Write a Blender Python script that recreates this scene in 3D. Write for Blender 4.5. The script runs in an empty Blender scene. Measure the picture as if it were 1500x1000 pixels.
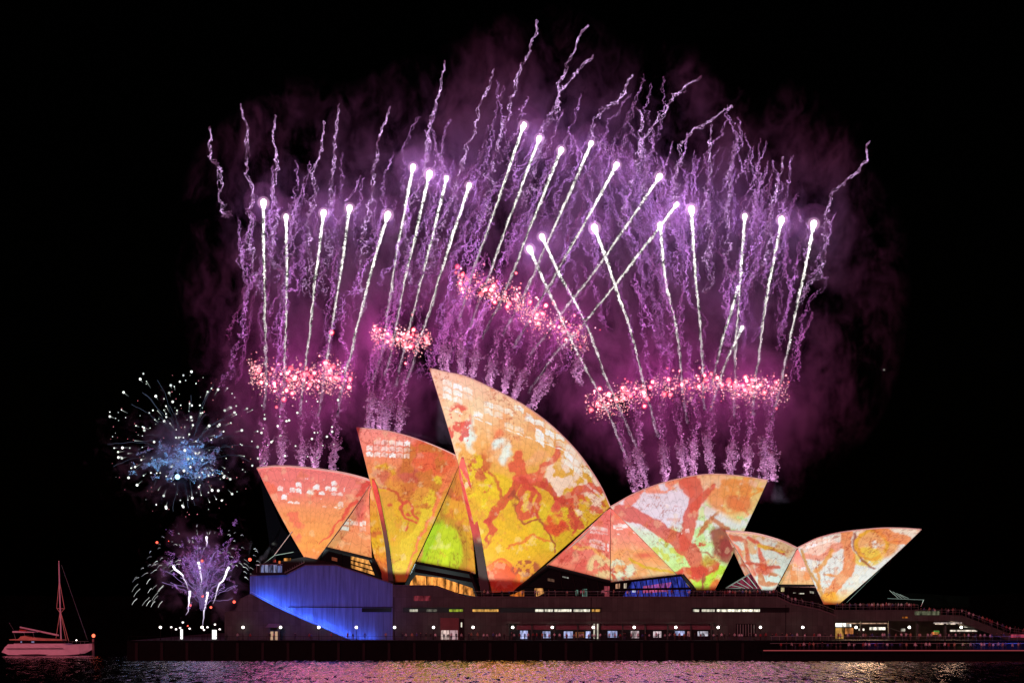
import bpy, bmesh, math, random
import numpy as np
from mathutils import Vector
C = bpy.context.scene
R = math.radians
# ------------------------------------------------------------------ camera
F, D0, H, HZ = 2848.0, 450.0, 12.0, 888.0      # focal length in photo pixels, distance, eye height, horizon row
cam = bpy.data.objects.new('camera', bpy.data.cameras.new('camera'))
C.collection.objects.link(cam); C.camera = cam
cam.location = (0, -D0, H); cam.rotation_euler = (R(90), 0, 0)
cam.data.sensor_width = 36; cam.data.lens = F/1500*36
cam.data.shift_y = (HZ-500)/1500
cam.data.clip_start = 1; cam.data.clip_end = 6000
def W(px, py, Y=0.0):
    k = (D0+Y)/F
    return Vector(((px-750)*k, Y, H-(py-HZ)*k))
# ------------------------------------------------------------------ world (night sky) and one added pink fill sun
w = bpy.data.worlds.new('World'); C.world = w; w.use_nodes = True
nt = w.node_tree; bg = nt.nodes['Background']
sky = nt.nodes.new('ShaderNodeTexSky'); sky.sky_type = 'NISHITA'; sky.sun_disc = False
sky.sun_elevation = R(1); sky.sun_rotation = R(200)
nt.links.new(sky.outputs[0], bg.inputs[0]); bg.inputs[1].default_value = 0.00012
sd = bpy.data.lights.new('pink_fill_sun', 'SUN'); sd.energy = 1.05; sd.angle = R(12); sd.color = (1, .20, .30)  # added pink fill from behind the camera for boat, podium and crowd
so = bpy.data.objects.new('pink_fill_sun', sd); C.collection.objects.link(so)
so.rotation_euler = (R(62), 0, R(-25))
# projector across the water that throws white light on the sails, masked along the podium line
PJ = Vector((-34, -430, 16))
pl = bpy.data.lights.new('sail_projector', 'SPOT'); pl.energy = 0.98e7; pl.spot_size = R(42); pl.spot_blend = 0.1
pl.shadow_soft_size = 0.5; pl.color = (.80, 1.0, 1.0)
po = bpy.data.objects.new('sail_projector', pl); C.collection.objects.link(po); po.location = PJ
po.rotation_euler = (R(90+7), 0, 0)
pl.use_nodes = True; n = pl.node_tree; N = n.nodes; L = n.links
em = [x for x in N if x.type == 'EMISSION'][0]
geo = N.new('ShaderNodeNewGeometry')
sp = N.new('ShaderNodeSeparateXYZ'); L.new(geo.outputs['Incoming'], sp.inputs[0])   # world direction of the ray
def lmath(op, a, b=None):
    m = N.new('ShaderNodeMath'); m.operation = op
    for i, v in enumerate((a, b)):
        if v is None: continue
        if isinstance(v, (int, float)): m.inputs[i].default_value = v
        else: L.new(v, m.inputs[i])
    return m.outputs[0]
ay = lmath('ABSOLUTE', sp.outputs[1])
az = lmath('DIVIDE', sp.outputs[0], ay); el = lmath('DIVIDE', sp.outputs[2], ay)
LIGHT_AZ, LIGHT_EL = az, el
def pj(px, py, Y=8):
    v = W(px, py, Y)-PJ
    return v.x/v.y, v.z/v.y
ramp = N.new('ShaderNodeFloatCurve')
gob = [(300, 822), (466, 821), (474, 803), (545, 820), (560, 837), (578, 839), (598, 839), (604, 821), (690, 836), (706, 848), (757, 850), (764, 853), (803, 828), (894, 850), (998, 840), (1008, 860), (1070, 860), (1076, 864), (1137, 864), (1141, 858), (1196, 859), (1207, 882), (1400, 884)]
AZ0, AZ1, EL0, EL1 = -.35, .45, -.02, .08
# the curve runs over azimuth, its value is the lowest lit elevation
def lerp01(node, fr0, fr1, t0=0., t1=1., mode='LINEAR', src=None):
    node.interpolation_type = mode
    for i, v in enumerate((fr0, fr1, t0, t1)): node.inputs[i+1].default_value = v
SIGN = 1.0
mr = N.new('ShaderNodeMapRange'); mr.inputs[1].default_value = AZ0; mr.inputs[2].default_value = AZ1
L.new(lmath('MULTIPLY', az, SIGN), mr.inputs[0]); L.new(mr.outputs[0], ramp.inputs[1])
cv = ramp.mapping.curves[0]
pts_ = []
for px, py in gob:
    a, e = pj(px, py)
    pts_.append(((a-AZ0)/(AZ1-AZ0), (e-EL0)/(EL1-EL0)))
pts_ = [(0.0, pts_[0][1])]+pts_+[(1.0, pts_[-1][1])]
cv.points[0].location = pts_[0]; cv.points[1].location = pts_[-1]
for p in pts_[1:-1]: cv.points.new(*p)
for p in cv.points: p.handle_type = 'VECTOR'
ramp.mapping.update()
e01 = N.new('ShaderNodeMapRange'); e01.inputs[1].default_value = EL0; e01.inputs[2].default_value = EL1; e01.clamp = False
L.new(lmath('MULTIPLY', el, SIGN), e01.inputs[0])
dd = lmath('SUBTRACT', e01.outputs[0], ramp.outputs[0])
sm = N.new('ShaderNodeMapRange'); sm.inputs[1].default_value = -.004; sm.inputs[2].default_value = .012
sm.inputs[3].default_value = 0.004; sm.inputs[4].default_value = 1.0
L.new(dd, sm.inputs[0])
# upper edge of the mask: the ridge line of the sails
top = N.new('ShaderNodeFloatCurve'); L.new(mr.outputs[0], top.inputs[1]); cv2 = top.mapping.curves[0]
RID = [(372, 690), (376, 683), (402, 680), (436, 681), (493, 687), (520, 693), (522, 624), (545, 626), (569, 629), (603, 638), (627, 648), (629, 537), (655, 543), (685, 550), (734, 573), (772, 594), (810, 623), (848, 662), (878, 706),
       (894, 740), (930, 720), (970, 705), (1013, 695), (1047, 692), (1087, 695), (1128, 701)]
RID2 = [(1140, 788), (1168, 800), (1197, 786), (1247, 775), (1290, 771), (1320, 771), (1354, 773)]
TE0, TE1 = -.02, .16
q_ = [pj(x, y, 25) for x, y in RID]+[pj(x, y, 10) for x, y in RID2]
q_ = [((a-AZ0)/(AZ1-AZ0), (e-TE0)/(TE1-TE0)) for a, e in q_]
for p in [(q_[0][0]-.004, 0)]+q_+[(q_[-1][0]+.004, 0)]: cv2.points.new(*p)
cv2.points[0].location = (0, 0); cv2.points[len(cv2.points)-1].location = (1, 0)
for p in cv2.points: p.handle_type = 'VECTOR'
top.mapping.update()
t01 = N.new('ShaderNodeMapRange'); t01.inputs[1].default_value = TE0; t01.inputs[2].default_value = TE1; t01.clamp = False
L.new(lmath('MULTIPLY', el, SIGN), t01.inputs[0])
tm = N.new('ShaderNodeMapRange'); tm.inputs[1].default_value = -.002; tm.inputs[2].default_value = .006
L.new(lmath('SUBTRACT', top.outputs[0], t01.outputs[0]), tm.inputs[0])
L.new(lmath('MULTIPLY', sm.outputs[0], tm.outputs[0]), em.inputs[1])

C.view_settings.view_transform = 'Standard'; C.view_settings.look = 'None'
C.view_settings.exposure = 0.0; C.view_settings.gamma = 1.0
C.cycles.use_denoising = True
C.cycles.max_bounces = 5; C.cycles.volume_bounces = 0; C.cycles.transparent_max_bounces = 24
C.cycles.sample_clamp_indirect = 3.0
C.cycles.volume_step_rate = 1.0; C.cycles.volume_max_steps = 64
rnd = random.Random(7); rng = np.random.default_rng(11)
coll = C.collection
# ------------------------------------------------------------------ helpers
def world_of(o):
    v = Vector((0, 0, 0))
    while o is not None: v = v+o.location; o = o.parent
    return v
def mobj(name, verts, faces, mat, parent=None, smooth=False, mats=None, midx=None, **props):
    """one mesh object from world coordinates; made local to its parent"""
    off = world_of(parent) if parent else Vector((0, 0, 0))
    V = np.array([tuple(v) for v in verts], dtype=float)-np.array(off)
    me = bpy.data.meshes.new(name); me.from_pydata(V.tolist(), [], [tuple(f) for f in faces])
    for m in ([mat] if mats is None else mats): me.materials.append(m)
    if midx is not None: me.polygons.foreach_set('material_index', list(midx))
    if smooth: me.polygons.foreach_set('use_smooth', [True]*len(me.polygons))
    me.update()
    o = bpy.data.objects.new(name, me); coll.objects.link(o)
    if parent: o.parent = parent
    for k, v in props.items(): o[k] = v
    return o
def thing(name, label, cat, loc=(0, 0, 0), group=None):
    o = bpy.data.objects.new(name, None); coll.objects.link(o); o.location = loc
    o['label'] = label; o['category'] = cat
    if group: o['group'] = group
    return o
def tag(o, label, cat, group=None, kind=None):
    o['label'] = label; o['category'] = cat
    if group: o['group'] = group
    if kind: o['kind'] = kind
    return o
class MB:
    def __init__(s): s.v = []; s.f = []; s.c = []
    def add(s, V, Fc, col=None):
        b = len(s.v); s.v += [tuple(x) for x in V]; s.f += [tuple(i+b for i in f) for f in Fc]
        if col is not None: s.c += [tuple(col)]*len(V) if not hasattr(col[0], '__len__') else [tuple(x) for x in col]
    def box(s, x0, x1, y0, y1, z0, z1, col=None):
        V = [(x, y, z) for x in (x0, x1) for y in (y0, y1) for z in (z0, z1)]
        s.add(V, [(0, 1, 3, 2), (4, 6, 7, 5), (0, 4, 5, 1), (2, 3, 7, 6), (0, 2, 6, 4), (1, 5, 7, 3)], col)
    def tube(s, P, rad, n=6, col=None, cap=True):
        P = [Vector(p) for p in P]; m = len(P)
        if not hasattr(rad, '__len__'): rad = [rad]*m
        V = []; cc = []; up0 = Vector((0, 1, 0))
        for i, p in enumerate(P):
            t = (P[min(i+1, m-1)]-P[max(i-1, 0)])
            t = t.normalized() if t.length > 1e-9 else Vector((0, 0, 1))
            a = up0 if abs(t.y) < .9 else Vector((1, 0, 0))
            u = t.cross(a).normalized(); w_ = t.cross(u)
            for k in range(n):
                an = 2*math.pi*k/n
                V.append(p+(u*math.cos(an)+w_*math.sin(an))*rad[i])
                if col is not None and hasattr(col[0], '__len__'): cc.append(col[i])
        Fc = [(i*n+k, i*n+(k+1) % n, (i+1)*n+(k+1) % n, (i+1)*n+k) for i in range(m-1) for k in range(n)]
        if cap: Fc += [tuple(range(n))[::-1], tuple((m-1)*n+k for k in range(n))]
        s.add(V, Fc, cc if cc else col)
    def ball(s, c, r, col=None, n=6, m=4, sz=1.0):
        V = [(c[0], c[1], c[2]-r*sz)]
        for i in range(1, m):
            a = math.pi*i/m
            for k in range(n):
                b = 2*math.pi*k/n
                V.append((c[0]+r*math.sin(a)*math.cos(b), c[1]+r*math.sin(a)*math.sin(b), c[2]-r*sz*math.cos(a)))
        V.append((c[0], c[1], c[2]+r*sz)); Fc = []
        for k in range(n):
            Fc.append((0, 1+(k+1) % n, 1+k)); T = len(V)-1; b = 1+(m-2)*n
            Fc.append((T, b+k, b+(k+1) % n))
            for i in range(m-2):
                q = 1+i*n; Fc.append((q+k, q+(k+1) % n, q+n+(k+1) % n, q+n+k))
        s.add(V, Fc, col)
    def prism(s, poly, Y0, Y1, col=None):
        """poly in photo pixels, read at depth Y0, pushed straight back to Y1"""
        A = [W(x, y, Y0) for x, y in poly]; m = len(A)
        B = [Vector((a.x, Y1, a.z)) for a in A]
        Fc = [tuple(range(m)), tuple(range(2*m-1, m-1, -1))]+[(i, i+m, (i+1) % m+m, (i+1) % m) for i in range(m)]
        s.add(A+B, Fc, col)
    def build(s, name, mat, parent=None, **kw):
        o = mobj(name, s.v, s.f, mat, parent, **kw)
        if s.c and len(s.c) == len(s.v):
            at = o.data.color_attributes.new('col', 'FLOAT_COLOR', 'POINT')
            at.data.foreach_set('color', np.array([tuple(c[:3])+(1,) for c in s.c], dtype=np.float32).ravel())
        return o
def lin(r, g, b):
    return tuple(((c/255)/12.92 if c <= 10 else ((c/255+.055)/1.055)**2.4) for c in (r, g, b))
def pmat(name, col, rough=.6, metal=0, noise=None, emit=None, estr=0, spec=.5, noisescale=.6):
    m = bpy.data.materials.new(name); m.use_nodes = True; t = m.node_tree; b = t.nodes['Principled BSDF']
    b.inputs['Base Color'].default_value = (*col, 1); b.inputs['Roughness'].default_value = rough
    b.inputs['Metallic'].default_value = metal; b.inputs['Specular IOR Level'].default_value = spec
    if noise:
        tc = t.nodes.new('ShaderNodeTexCoord'); nz = t.nodes.new('ShaderNodeTexNoise'); nz.inputs['Scale'].default_value = noisescale
        nz.inputs['Detail'].default_value = 6; nz.inputs['Roughness'].default_value = .65
        cr = t.nodes.new('ShaderNodeMapRange'); cr.inputs[1].default_value = .3; cr.inputs[2].default_value = .7
        cr.inputs[3].default_value = 1-noise; cr.inputs[4].default_value = 1+noise
        mx = t.nodes.new('ShaderNodeVectorMath'); mx.operation = 'SCALE'; mx.inputs[0].default_value = col
        t.links.new(tc.outputs['Object'], nz.inputs[0]); t.links.new(nz.outputs[0], cr.inputs[0])
        t.links.new(cr.outputs[0], mx.inputs['Scale']); t.links.new(mx.outputs[0], b.inputs['Base Color'])
    if emit:
        b.inputs['Emission Color'].default_value = (*emit, 1); b.inputs['Emission Strength'].default_value = estr
    return m
def glow_mat(name, strength=1.0, sample=False):
    """hot sparks: colour per point from the attribute col"""
    m = bpy.data.materials.new(name); m.use_nodes = True; t = m.node_tree; t.nodes.clear()
    o = t.nodes.new('ShaderNodeOutputMaterial'); e = t.nodes.new('ShaderNodeEmission'); a = t.nodes.new('ShaderNodeAttribute')
    a.attribute_name = 'col'; e.inputs[1].default_value = strength
    t.links.new(a.outputs[0], e.inputs[0]); t.links.new(e.outputs[0], o.inputs[0])
    if not sample: m.cycles.emission_sampling = 'NONE'
    return m
def emis(name, col, strength, sample=False):
    m = bpy.data.materials.new(name); m.use_nodes = True; t = m.node_tree; t.nodes.clear()
    o = t.nodes.new('ShaderNodeOutputMaterial'); e = t.nodes.new('ShaderNodeEmission')
    e.inputs[0].default_value = (*col, 1); e.inputs[1].default_value = strength; t.links.new(e.outputs[0], o.inputs[0])
    if not sample: m.cycles.emission_sampling = 'NONE'
    return m
def vol_emis(name, col, strength):
    m = bpy.data.materials.new(name); m.use_nodes = True; t = m.node_tree; t.nodes.clear()
    o = t.nodes.new('ShaderNodeOutputMaterial'); e = t.nodes.new('ShaderNodeEmission')
    e.inputs[0].default_value = (*col, 1); e.inputs[1].default_value = strength; t.links.new(e.outputs[0], o.inputs['Volume'])
    m.cycles.emission_sampling = 'NONE'
    return m
def plight(name, loc, power, col, size=1.0):
    l = bpy.data.lights.new(name, 'POINT'); l.energy = power; l.color = col; l.shadow_soft_size = size
    o = bpy.data.objects.new(name, l); coll.objects.link(o); o.location = loc; return o
def alight(name, loc, target, power, col, sx, sy, roll=None):
    l = bpy.data.lights.new(name, 'AREA'); l.shape = 'RECTANGLE'; l.size = sx; l.size_y = sy; l.energy = power; l.color = col
    o = bpy.data.objects.new(name, l); coll.objects.link(o); o.location = loc
    o.rotation_euler = (Vector(target)-Vector(loc)).to_track_quat('-Z', 'Y').to_euler(); return o
# value noise for the painted projection
_T = rng.random((256, 256))
def vnoise(x, y, s=0):
    x = x+s*17.3; y = y+s*9.7; xi = np.floor(x).astype(int); yi = np.floor(y).astype(int); fx = x-xi; fy = y-yi
    fx = fx*fx*(3-2*fx); fy = fy*fy*(3-2*fy); g = lambda a, b: _T[a % 256, b % 256]
    return (g(xi, yi)*(1-fx)+g(xi+1, yi)*fx)*(1-fy)+(g(xi, yi+1)*(1-fx)+g(xi+1, yi+1)*fx)*fy
def fbm(x, y, sc, s=0, o=4):
    r = 0; a = .5; t = 0
    for i in range(o): r = r+a*vnoise(x/sc, y/sc, s+i*3); t += a; a *= .5; sc = sc/2.1
    return r/t
# ------------------------------------------------------------------ materials
M_pod = pmat('granite_panels', (.060, .085, .064), .75, noise=.3, noisescale=.35)
def add_joints(m, wd, ht, dark=.55):
    t = m.node_tree; b = t.nodes['Principled BSDF']; src = b.inputs['Base Color'].links[0].from_socket
    s = t.nodes.new('ShaderNodeSeparateXYZ'); c = t.nodes.new('ShaderNodeCombineXYZ'); k = t.nodes.new('ShaderNodeTexBrick')
    t.links.new(t.nodes['Texture Coordinate'].outputs['Object'], s.inputs[0]); t.links.new(s.outputs[0], c.inputs[0]); t.links.new(s.outputs[2], c.inputs[1]); t.links.new(c.outputs[0], k.inputs[0])
    k.offset = 0; k.inputs['Scale'].default_value = 1; k.inputs['Brick Width'].default_value = wd; k.inputs['Row Height'].default_value = ht; k.inputs['Mortar Size'].default_value = .035
    k.inputs['Color1'].default_value = (1, 1, 1, 1); k.inputs['Color2'].default_value = (.68, .68, .68, 1); k.inputs['Mortar'].default_value = (dark, dark, dark, 1)
    mx = t.nodes.new('ShaderNodeVectorMath'); mx.operation = 'MULTIPLY'; t.links.new(src, mx.inputs[0]); t.links.new(k.outputs[0], mx.inputs[1]); t.links.new(mx.outputs[0], b.inputs['Base Color'])
add_joints(M_pod, 1.22, 3.3, .45)
M_podlite = pmat('pale_concrete_trim', (.10, .10, .09), .8, noise=.2)
M_dark = pmat('dark_bronze', (.014, .012, .012), .6, spec=.1)
M_glassdark = pmat('dark_glass', (.010, .009, .011), .12, spec=.3)
M_sea_wall = pmat('wet_sandstone', (.003, .003, .003), .85, noise=.35, spec=.1)
M_deck = pmat('promenade_paving', (.02, .02, .02), .8, noise=.2)
M_white = pmat('white_gelcoat', (.75, .72, .72), .35, noise=.06)
M_rail = pmat('bronze_rail', (.35, .45, .38), .4, .6)
M_blue = pmat('ribbed_podium_panels', (.08, .20, .36), .7, noise=.45, noisescale=.8)
_t = M_blue.node_tree; _m = _t.nodes.new('ShaderNodeMapping'); _m.inputs['Scale'].default_value = (2.2, 2.2, .12)
_t.links.new(_t.nodes['Texture Coordinate'].outputs['Object'], _m.inputs[0]); _t.links.new(_m.outputs[0], _t.nodes['Noise Texture'].inputs[0])
M_glow = glow_mat('hot_sparks')
M_lampglobe = emis('lamp_globe_glass', (1, .93, .84), 7, True)
# ------------------------------------------------------------------ projected artwork on the sails, its light painted into the tile colour
def seg_d(x, y, P):
    d = np.full(x.shape, 1e9); tt = np.zeros(x.shape); n_ = len(P)-1
    for i in range(n_):
        ax, ay_ = P[i]; bx, by = P[i+1]; dx, dy = bx-ax, by-ay_
        t = np.clip(((x-ax)*dx+(y-ay_)*dy)/(dx*dx+dy*dy+1e-9), 0, 1)
        q = np.hypot(x-ax-t*dx, y-ay_-t*dy); k = q < d; d = np.where(k, q, d); tt = np.where(k, (i+t)/n_, tt)
    return d, tt
def paint(x, y, base, layers, seed=1, warp=11, mott=.13):
    """base: list of (row, colour); layers: brush lines, blobs, noise patches"""
    rows = [b[0] for b in base]; cols = np.array([lin(*b[1]) for b in base])
    yy = y+14*(fbm(x, y, 45, seed)-.5)
    out = np.stack([np.interp(yy, rows, cols[:, k]) for k in range(3)], 1)
    wx = x+warp*2*(fbm(x, y, 22, seed+5)-.5)+3*(fbm(x, y, 5, seed+6)-.5)
    wy = y+warp*2*(fbm(x, y, 22, seed+9)-.5)+3*(fbm(x, y, 5, seed+2)-.5)
    for l in layers:
        k, col = l[0], np.array(lin(*l[-1]))
        if k == 'line':
            d, t = seg_d(wx, wy, l[1]); w0, w1 = l[2]; m = np.clip((w0+(w1-w0)*t-d)/2+.5, 0, 1)*.88
        elif k == 'ring':
            cx, cy, rx, ry, th = l[1]; d = np.abs(np.hypot((wx-cx)/rx, (wy-cy)/ry)-1)*min(rx, ry); m = np.clip((th-d)/1.2+.5, 0, 1)
        elif k == 'blob':
            cx, cy, rx, ry = l[1]; d = (1-np.hypot((wx-cx)/rx, (wy-cy)/ry))*min(rx, ry); m = np.clip(d/5+.5, 0, 1)*.88
        elif k == 'noise':      # (cx, cy, rx, ry), scale, threshold
            cx, cy, rx, ry = l[1]; e = 1-np.hypot((x-cx)/rx, (y-cy)/ry)
            m = np.clip((fbm(x, y, l[2], seed+hash_(l))-l[3]+.12*np.clip(e, -1, .3))*14, 0, 1)*np.clip(e*5, 0, 1)*.85
        elif k == 'tile_glints':      # white highlights on the glazed tiles, painted in rows
            x0, y0, x1, y1, dx, dy, sl, pr = l[1]
            q = y-sl*(x-x0); cx = np.floor((x-x0)/dx); ch = np.abs(((x-x0)/dx) % 1-.5)*dy*.5
            cy = np.floor((q-y0-ch)/dy); h_ = _T[(cx*7+cy*31+seed*3).astype(int) % 256, (cx*13+cy*5).astype(int) % 256]
            fx = np.abs(((x-x0)/dx) % 1-.5); fy = np.abs(((q-y0-ch)/dy) % 1-.5)
            m = (h_ < pr)*(fx < .44)*(fy < .38)*(x > x0)*(x < x1)*(q > y0)*(q < y1)*(.25+.5*np.clip(h_/pr, 0, 1))*(.35+1.3*fbm(x, y, 6, seed+3, 2))
        out = out*(1-m[:, None])+col*m[:, None]
    n1 = fbm(x, y, 26, seed+31, 5); lo = fbm(x, y, 60, seed+33, 2)
    ml = np.maximum(np.clip((.015-np.abs(n1-.5))/.007, 0, 1), .8*np.clip((.015-np.abs(fbm(x, y, 17, seed+51, 4)-.56))/.005, 0, 1))*np.clip((lo-.40)*8, 0, 1)*.8
    out = out*(1-ml[:, None]*np.array([.35, .68, .72])); lit = (out.mean(1) > .06)[:, None]
    n2 = fbm(x, y, 13, seed+37, 4); pm = np.clip((n2-.66)*18, 0, 1)*.25
    pm = pm*lit[:, 0]; out = out*(1-pm[:, None])+np.array(lin(250, 214, 170))*pm[:, None]
    n4 = fbm(x, y, 11, seed+41, 4); pm = np.clip((n4-.70)*18, 0, 1)*.35
    pm = pm*lit[:, 0]; out = out*(1-pm[:, None])+np.array(lin(222, 120, 60))*pm[:, None]
    out = out*.96+np.array(lin(250, 222, 205))*.04
    out = out*(1+mott*2*(fbm(x, y, 4, seed+20, 3)-.5))[:, None]
    return np.clip(out**1.10*np.array([.97, 1.16, 1.12]), 0.004, .9)
def hash_(l): return int(sum(l[1])) % 13+l[2] % 7
RED, BRN, ORG, YEL, PAL, PNK = (205, 62, 45), (165, 62, 40), (235, 130, 55), (226, 180, 30), (222, 226, 222), (240, 150, 140)
OCH = (222, 160, 20); GRN = (188, 200, 12); CREAM = (245, 200, 165); BLU = (205, 215, 222); DRED = (150, 35, 38)
WHT = (255, 250, 248)
def shell_mat():
    m = bpy.data.materials.new('sail_tiles_projected_art'); m.use_nodes = True; t = m.node_tree; b = t.nodes['Principled BSDF']
    def nd(k): return t.nodes.new(k)
    def mt(op, a, b_=None, c=None):
        q = nd('ShaderNodeMath'); q.operation = op
        for i, v in enumerate((a, b_, c)):
            if v is None: continue
            if isinstance(v, (int, float)): q.inputs[i].default_value = v
            else: t.links.new(v, q.inputs[i])
        return q.outputs[0]
    at = nd('ShaderNodeAttribute'); at.attribute_name = 'col'  # attribute holds the projected light as tile colour
    uv = nd('ShaderNodeUVMap'); uv.uv_map = 'ribs'; s = nd('ShaderNodeSeparateXYZ'); t.links.new(uv.outputs[0], s.inputs[0])
    u, v = s.outputs[0], s.outputs[1]
    fu = mt('ABSOLUTE', mt('SUBTRACT', mt('FRACT', u), .5))                      # .5 at a rib joint
    l1 = mt('GREATER_THAN', fu, .465)
    fv = mt('ABSOLUTE', mt('SUBTRACT', mt('FRACT', mt('ADD', v, mt('MULTIPLY', fu, .6))), .5))
    l2 = mt('GREATER_THAN', fv, .455)
    ln = mt('MAXIMUM', l1, mt('MULTIPLY', l2, .8))
    k = mt('SUBTRACT', 1.0, mt('MULTIPLY', ln, .20))
    sc = nd('ShaderNodeVectorMath'); sc.operation = 'SCALE'; t.links.new(at.outputs[0], sc.inputs[0]); t.links.new(k, sc.inputs['Scale'])
    t.links.new(sc.outputs[0], b.inputs['Base Color']); b.inputs['Roughness'].default_value = .38; b.inputs['Specular IOR Level'].default_value = .4
    return m
M_sail = shell_mat()
M_inner = pmat('shell_inner_concrete', (.10, .055, .05), .8, noise=.2)
M_rim = pmat('shell_rim_tiles', (.62, .34, .30), .5, noise=.15)
house = thing('opera_house', 'sail-roofed performance hall with colourful projections on its white shells, on a dark podium', 'opera house', (0, 20, 4.31))
def smooth_poly(P, n):
    P = [np.array(p, float) for p in P]; Q = [2*P[0]-P[1]]+P+[2*P[-1]-P[-2]]; out = []; m = len(P)-1
    L = [np.hypot(*(P[i+1]-P[i])) for i in range(m)]; T = np.concatenate([[0], np.cumsum(L)]); T /= T[-1]
    for t in np.linspace(0, 1, n):
        i = min(int(np.searchsorted(T, t, side='right')-1), m-1); f = (t-T[i])/(T[i+1]-T[i])
        a, b, c, d = Q[i], Q[i+1], Q[i+2], Q[i+3]
        out.append(.5*((2*b)+(c-a)*f+(2*a-5*b+4*c-d)*f*f+(3*b-3*c+d-a)*f**3))
    return np.array(out)
def grid_obj(name, G, PX, art, uvs, parent, label=None, thick=.5, mirror=None, mat=None):
    nu, nv = G.shape[:2]
    V = G.reshape(-1, 3); idx = np.arange(nu*nv).reshape(nu, nv)
    Fc = np.stack([idx[:-1, :-1], idx[1:, :-1], idx[1:, 1:], idx[:-1, 1:]], -1).reshape(-1, 4)
    col = paint(PX[..., 0].ravel(), PX[..., 1].ravel(), *art) if art else None
    o = mobj(name, V, Fc.tolist(), None, parent, smooth=True, mats=[mat or M_sail, M_inner, M_rim])
    if label: o['label'] = label
    if col is not None:
        at = o.data.color_attributes.new('col', 'FLOAT_COLOR', 'POINT')
        at.data.foreach_set('color', np.concatenate([col, np.ones((len(col), 1))], 1).astype(np.float32).ravel())
    uvl = o.data.uv_layers.new(name='ribs'); U = uvs.reshape(-1, 2)
    li = np.empty(len(o.data.loops), int); o.data.loops.foreach_get('vertex_index', li)
    uvl.data.foreach_set('uv', U[li].astype(np.float32).ravel())
    sm_ = o.modifiers.new('thickness', 'SOLIDIFY'); sm_.thickness = thick; sm_.offset = -1; sm_.material_offset = 1; sm_.material_offset_rim = 2
    return o
def shell(label, ridge, fl, fr, cl, cr, Y0, Yf, art, ribs, seed=0, res=.24, far=True, flip=False):
    """a spherical-looking half shell: ribs fan from the foot to the ridge; its far half is the mirror image"""
    length = sum(math.dist(ridge[i], ridge[i+1]) for i in range(len(ridge)-1))*.158
    hgt = max(math.dist(ridge[0], fl), math.dist(ridge[-1], fr))*.158
    nu, nv = int(length/res), int(hgt/res)
    Rg = smooth_poly(ridge, nu); t = np.linspace(0, 1, nu); s = np.linspace(0, 1, nv)
    B = np.outer(1-t, fl)+np.outer(t, fr); Cc = np.outer(1-t, cl)+np.outer(t, cr)
    mid = (Rg+B)/2+Cc
    S = s[None, :, None]; PX = (1-S)**2*B[:, None]+2*S*(1-S)*mid[:, None]+S**2*Rg[:, None]
    Y = Yf+(Y0-Yf)*s**1.45; Y = np.broadcast_to(Y[None, :], PX.shape[:2])
    k = (D0+Y)/F
    G = np.stack([(PX[..., 0]-750)*k, Y, H-(PX[..., 1]-HZ)*k], -1)
    uvs = np.stack(np.broadcast_arrays(t[:, None]*ribs, s[None, :]*hgt/2.6), -1)
    o = grid_obj('sail_shell', G, PX, art, uvs, house, label)
    # rims: the pale tiled edge of the mouth and along the ridge
    if far:
        G2 = G.copy(); G2[..., 1] = 2*Y0-G2[..., 1]
        q = grid_obj('far_shell_half', G2[::3, ::3][:, :, :], PX[::3, ::3], art, uvs[::3, ::3], o)
        q.modifiers['thickness'].offset = 1
    mb = MB(); mb.tube([Vector(p) for p in G[::4, -1]]+[Vector(G[-1, -1])], .16, 5); mb.build('ridge_cap', M_rim, o)
    return o, G, PX
def patch(label, left, right, Yl, Yr, art, parent=None, ribs=6, name='side_shell', n=60, thick=.4):
    """a ruled sheet between two edge lines given top to bottom; depth lists follow the lines"""
    A = smooth_poly(left, n); Bb = smooth_poly(right, n); s = np.linspace(0, 1, n); t = np.linspace(0, 1, n)
    ya = np.interp(s, np.linspace(0, 1, len(Yl)), Yl); yb = np.interp(s, np.linspace(0, 1, len(Yr)), Yr)
    PX = A[:, None]*(1-t)[None, :, None]+Bb[:, None]*t[None, :, None]
    Y = ya[:, None]*(1-t)[None, :]+yb[:, None]*t[None, :]; k = (D0+Y)/F
    G = np.stack([(PX[..., 0]-750)*k, Y, H-(PX[..., 1]-HZ)*k], -1)
    uvs = np.stack(np.broadcast_arrays(t[None, :]*ribs, s[:, None]*8), -1)
    o = grid_obj(name, G, PX, art, uvs, parent or house, label, thick)
    return o
Z2 = (0, 0)
s1, g1, _ = shell('smallest concert sail at the far left, pink to orange with white glints painted on its tiles',
    [(376, 685), (402, 682), (436, 683), (493, 690), (528, 698), (546, 704)], (448, 820), (463, 820), (-4, 2), (4, -2), 25, 12,
    ([(680, (240, 120, 120)), (715, (240, 125, 115)), (745, (240, 145, 95)), (800, (238, 150, 70)), (825, (232, 120, 45))],
     [('noise', (420, 740, 60, 60), 18, .6, (238, 110, 85)), ('line', [(545, 700), (510, 745), (470, 800)], (5, 1), (226, 70, 60)),
      ('tile_glints', (388, 698, 470, 716, 9, 9, .12, .7), WHT), ('tile_glints', (440, 700, 505, 722, 9, 8, .06, .6), WHT),
      ('tile_glints', (412, 722, 445, 736, 9, 9, .05, .8), WHT), ('tile_glints', (455, 728, 512, 740, 8, 9, .1, .7), WHT)], 3), 15)
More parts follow.
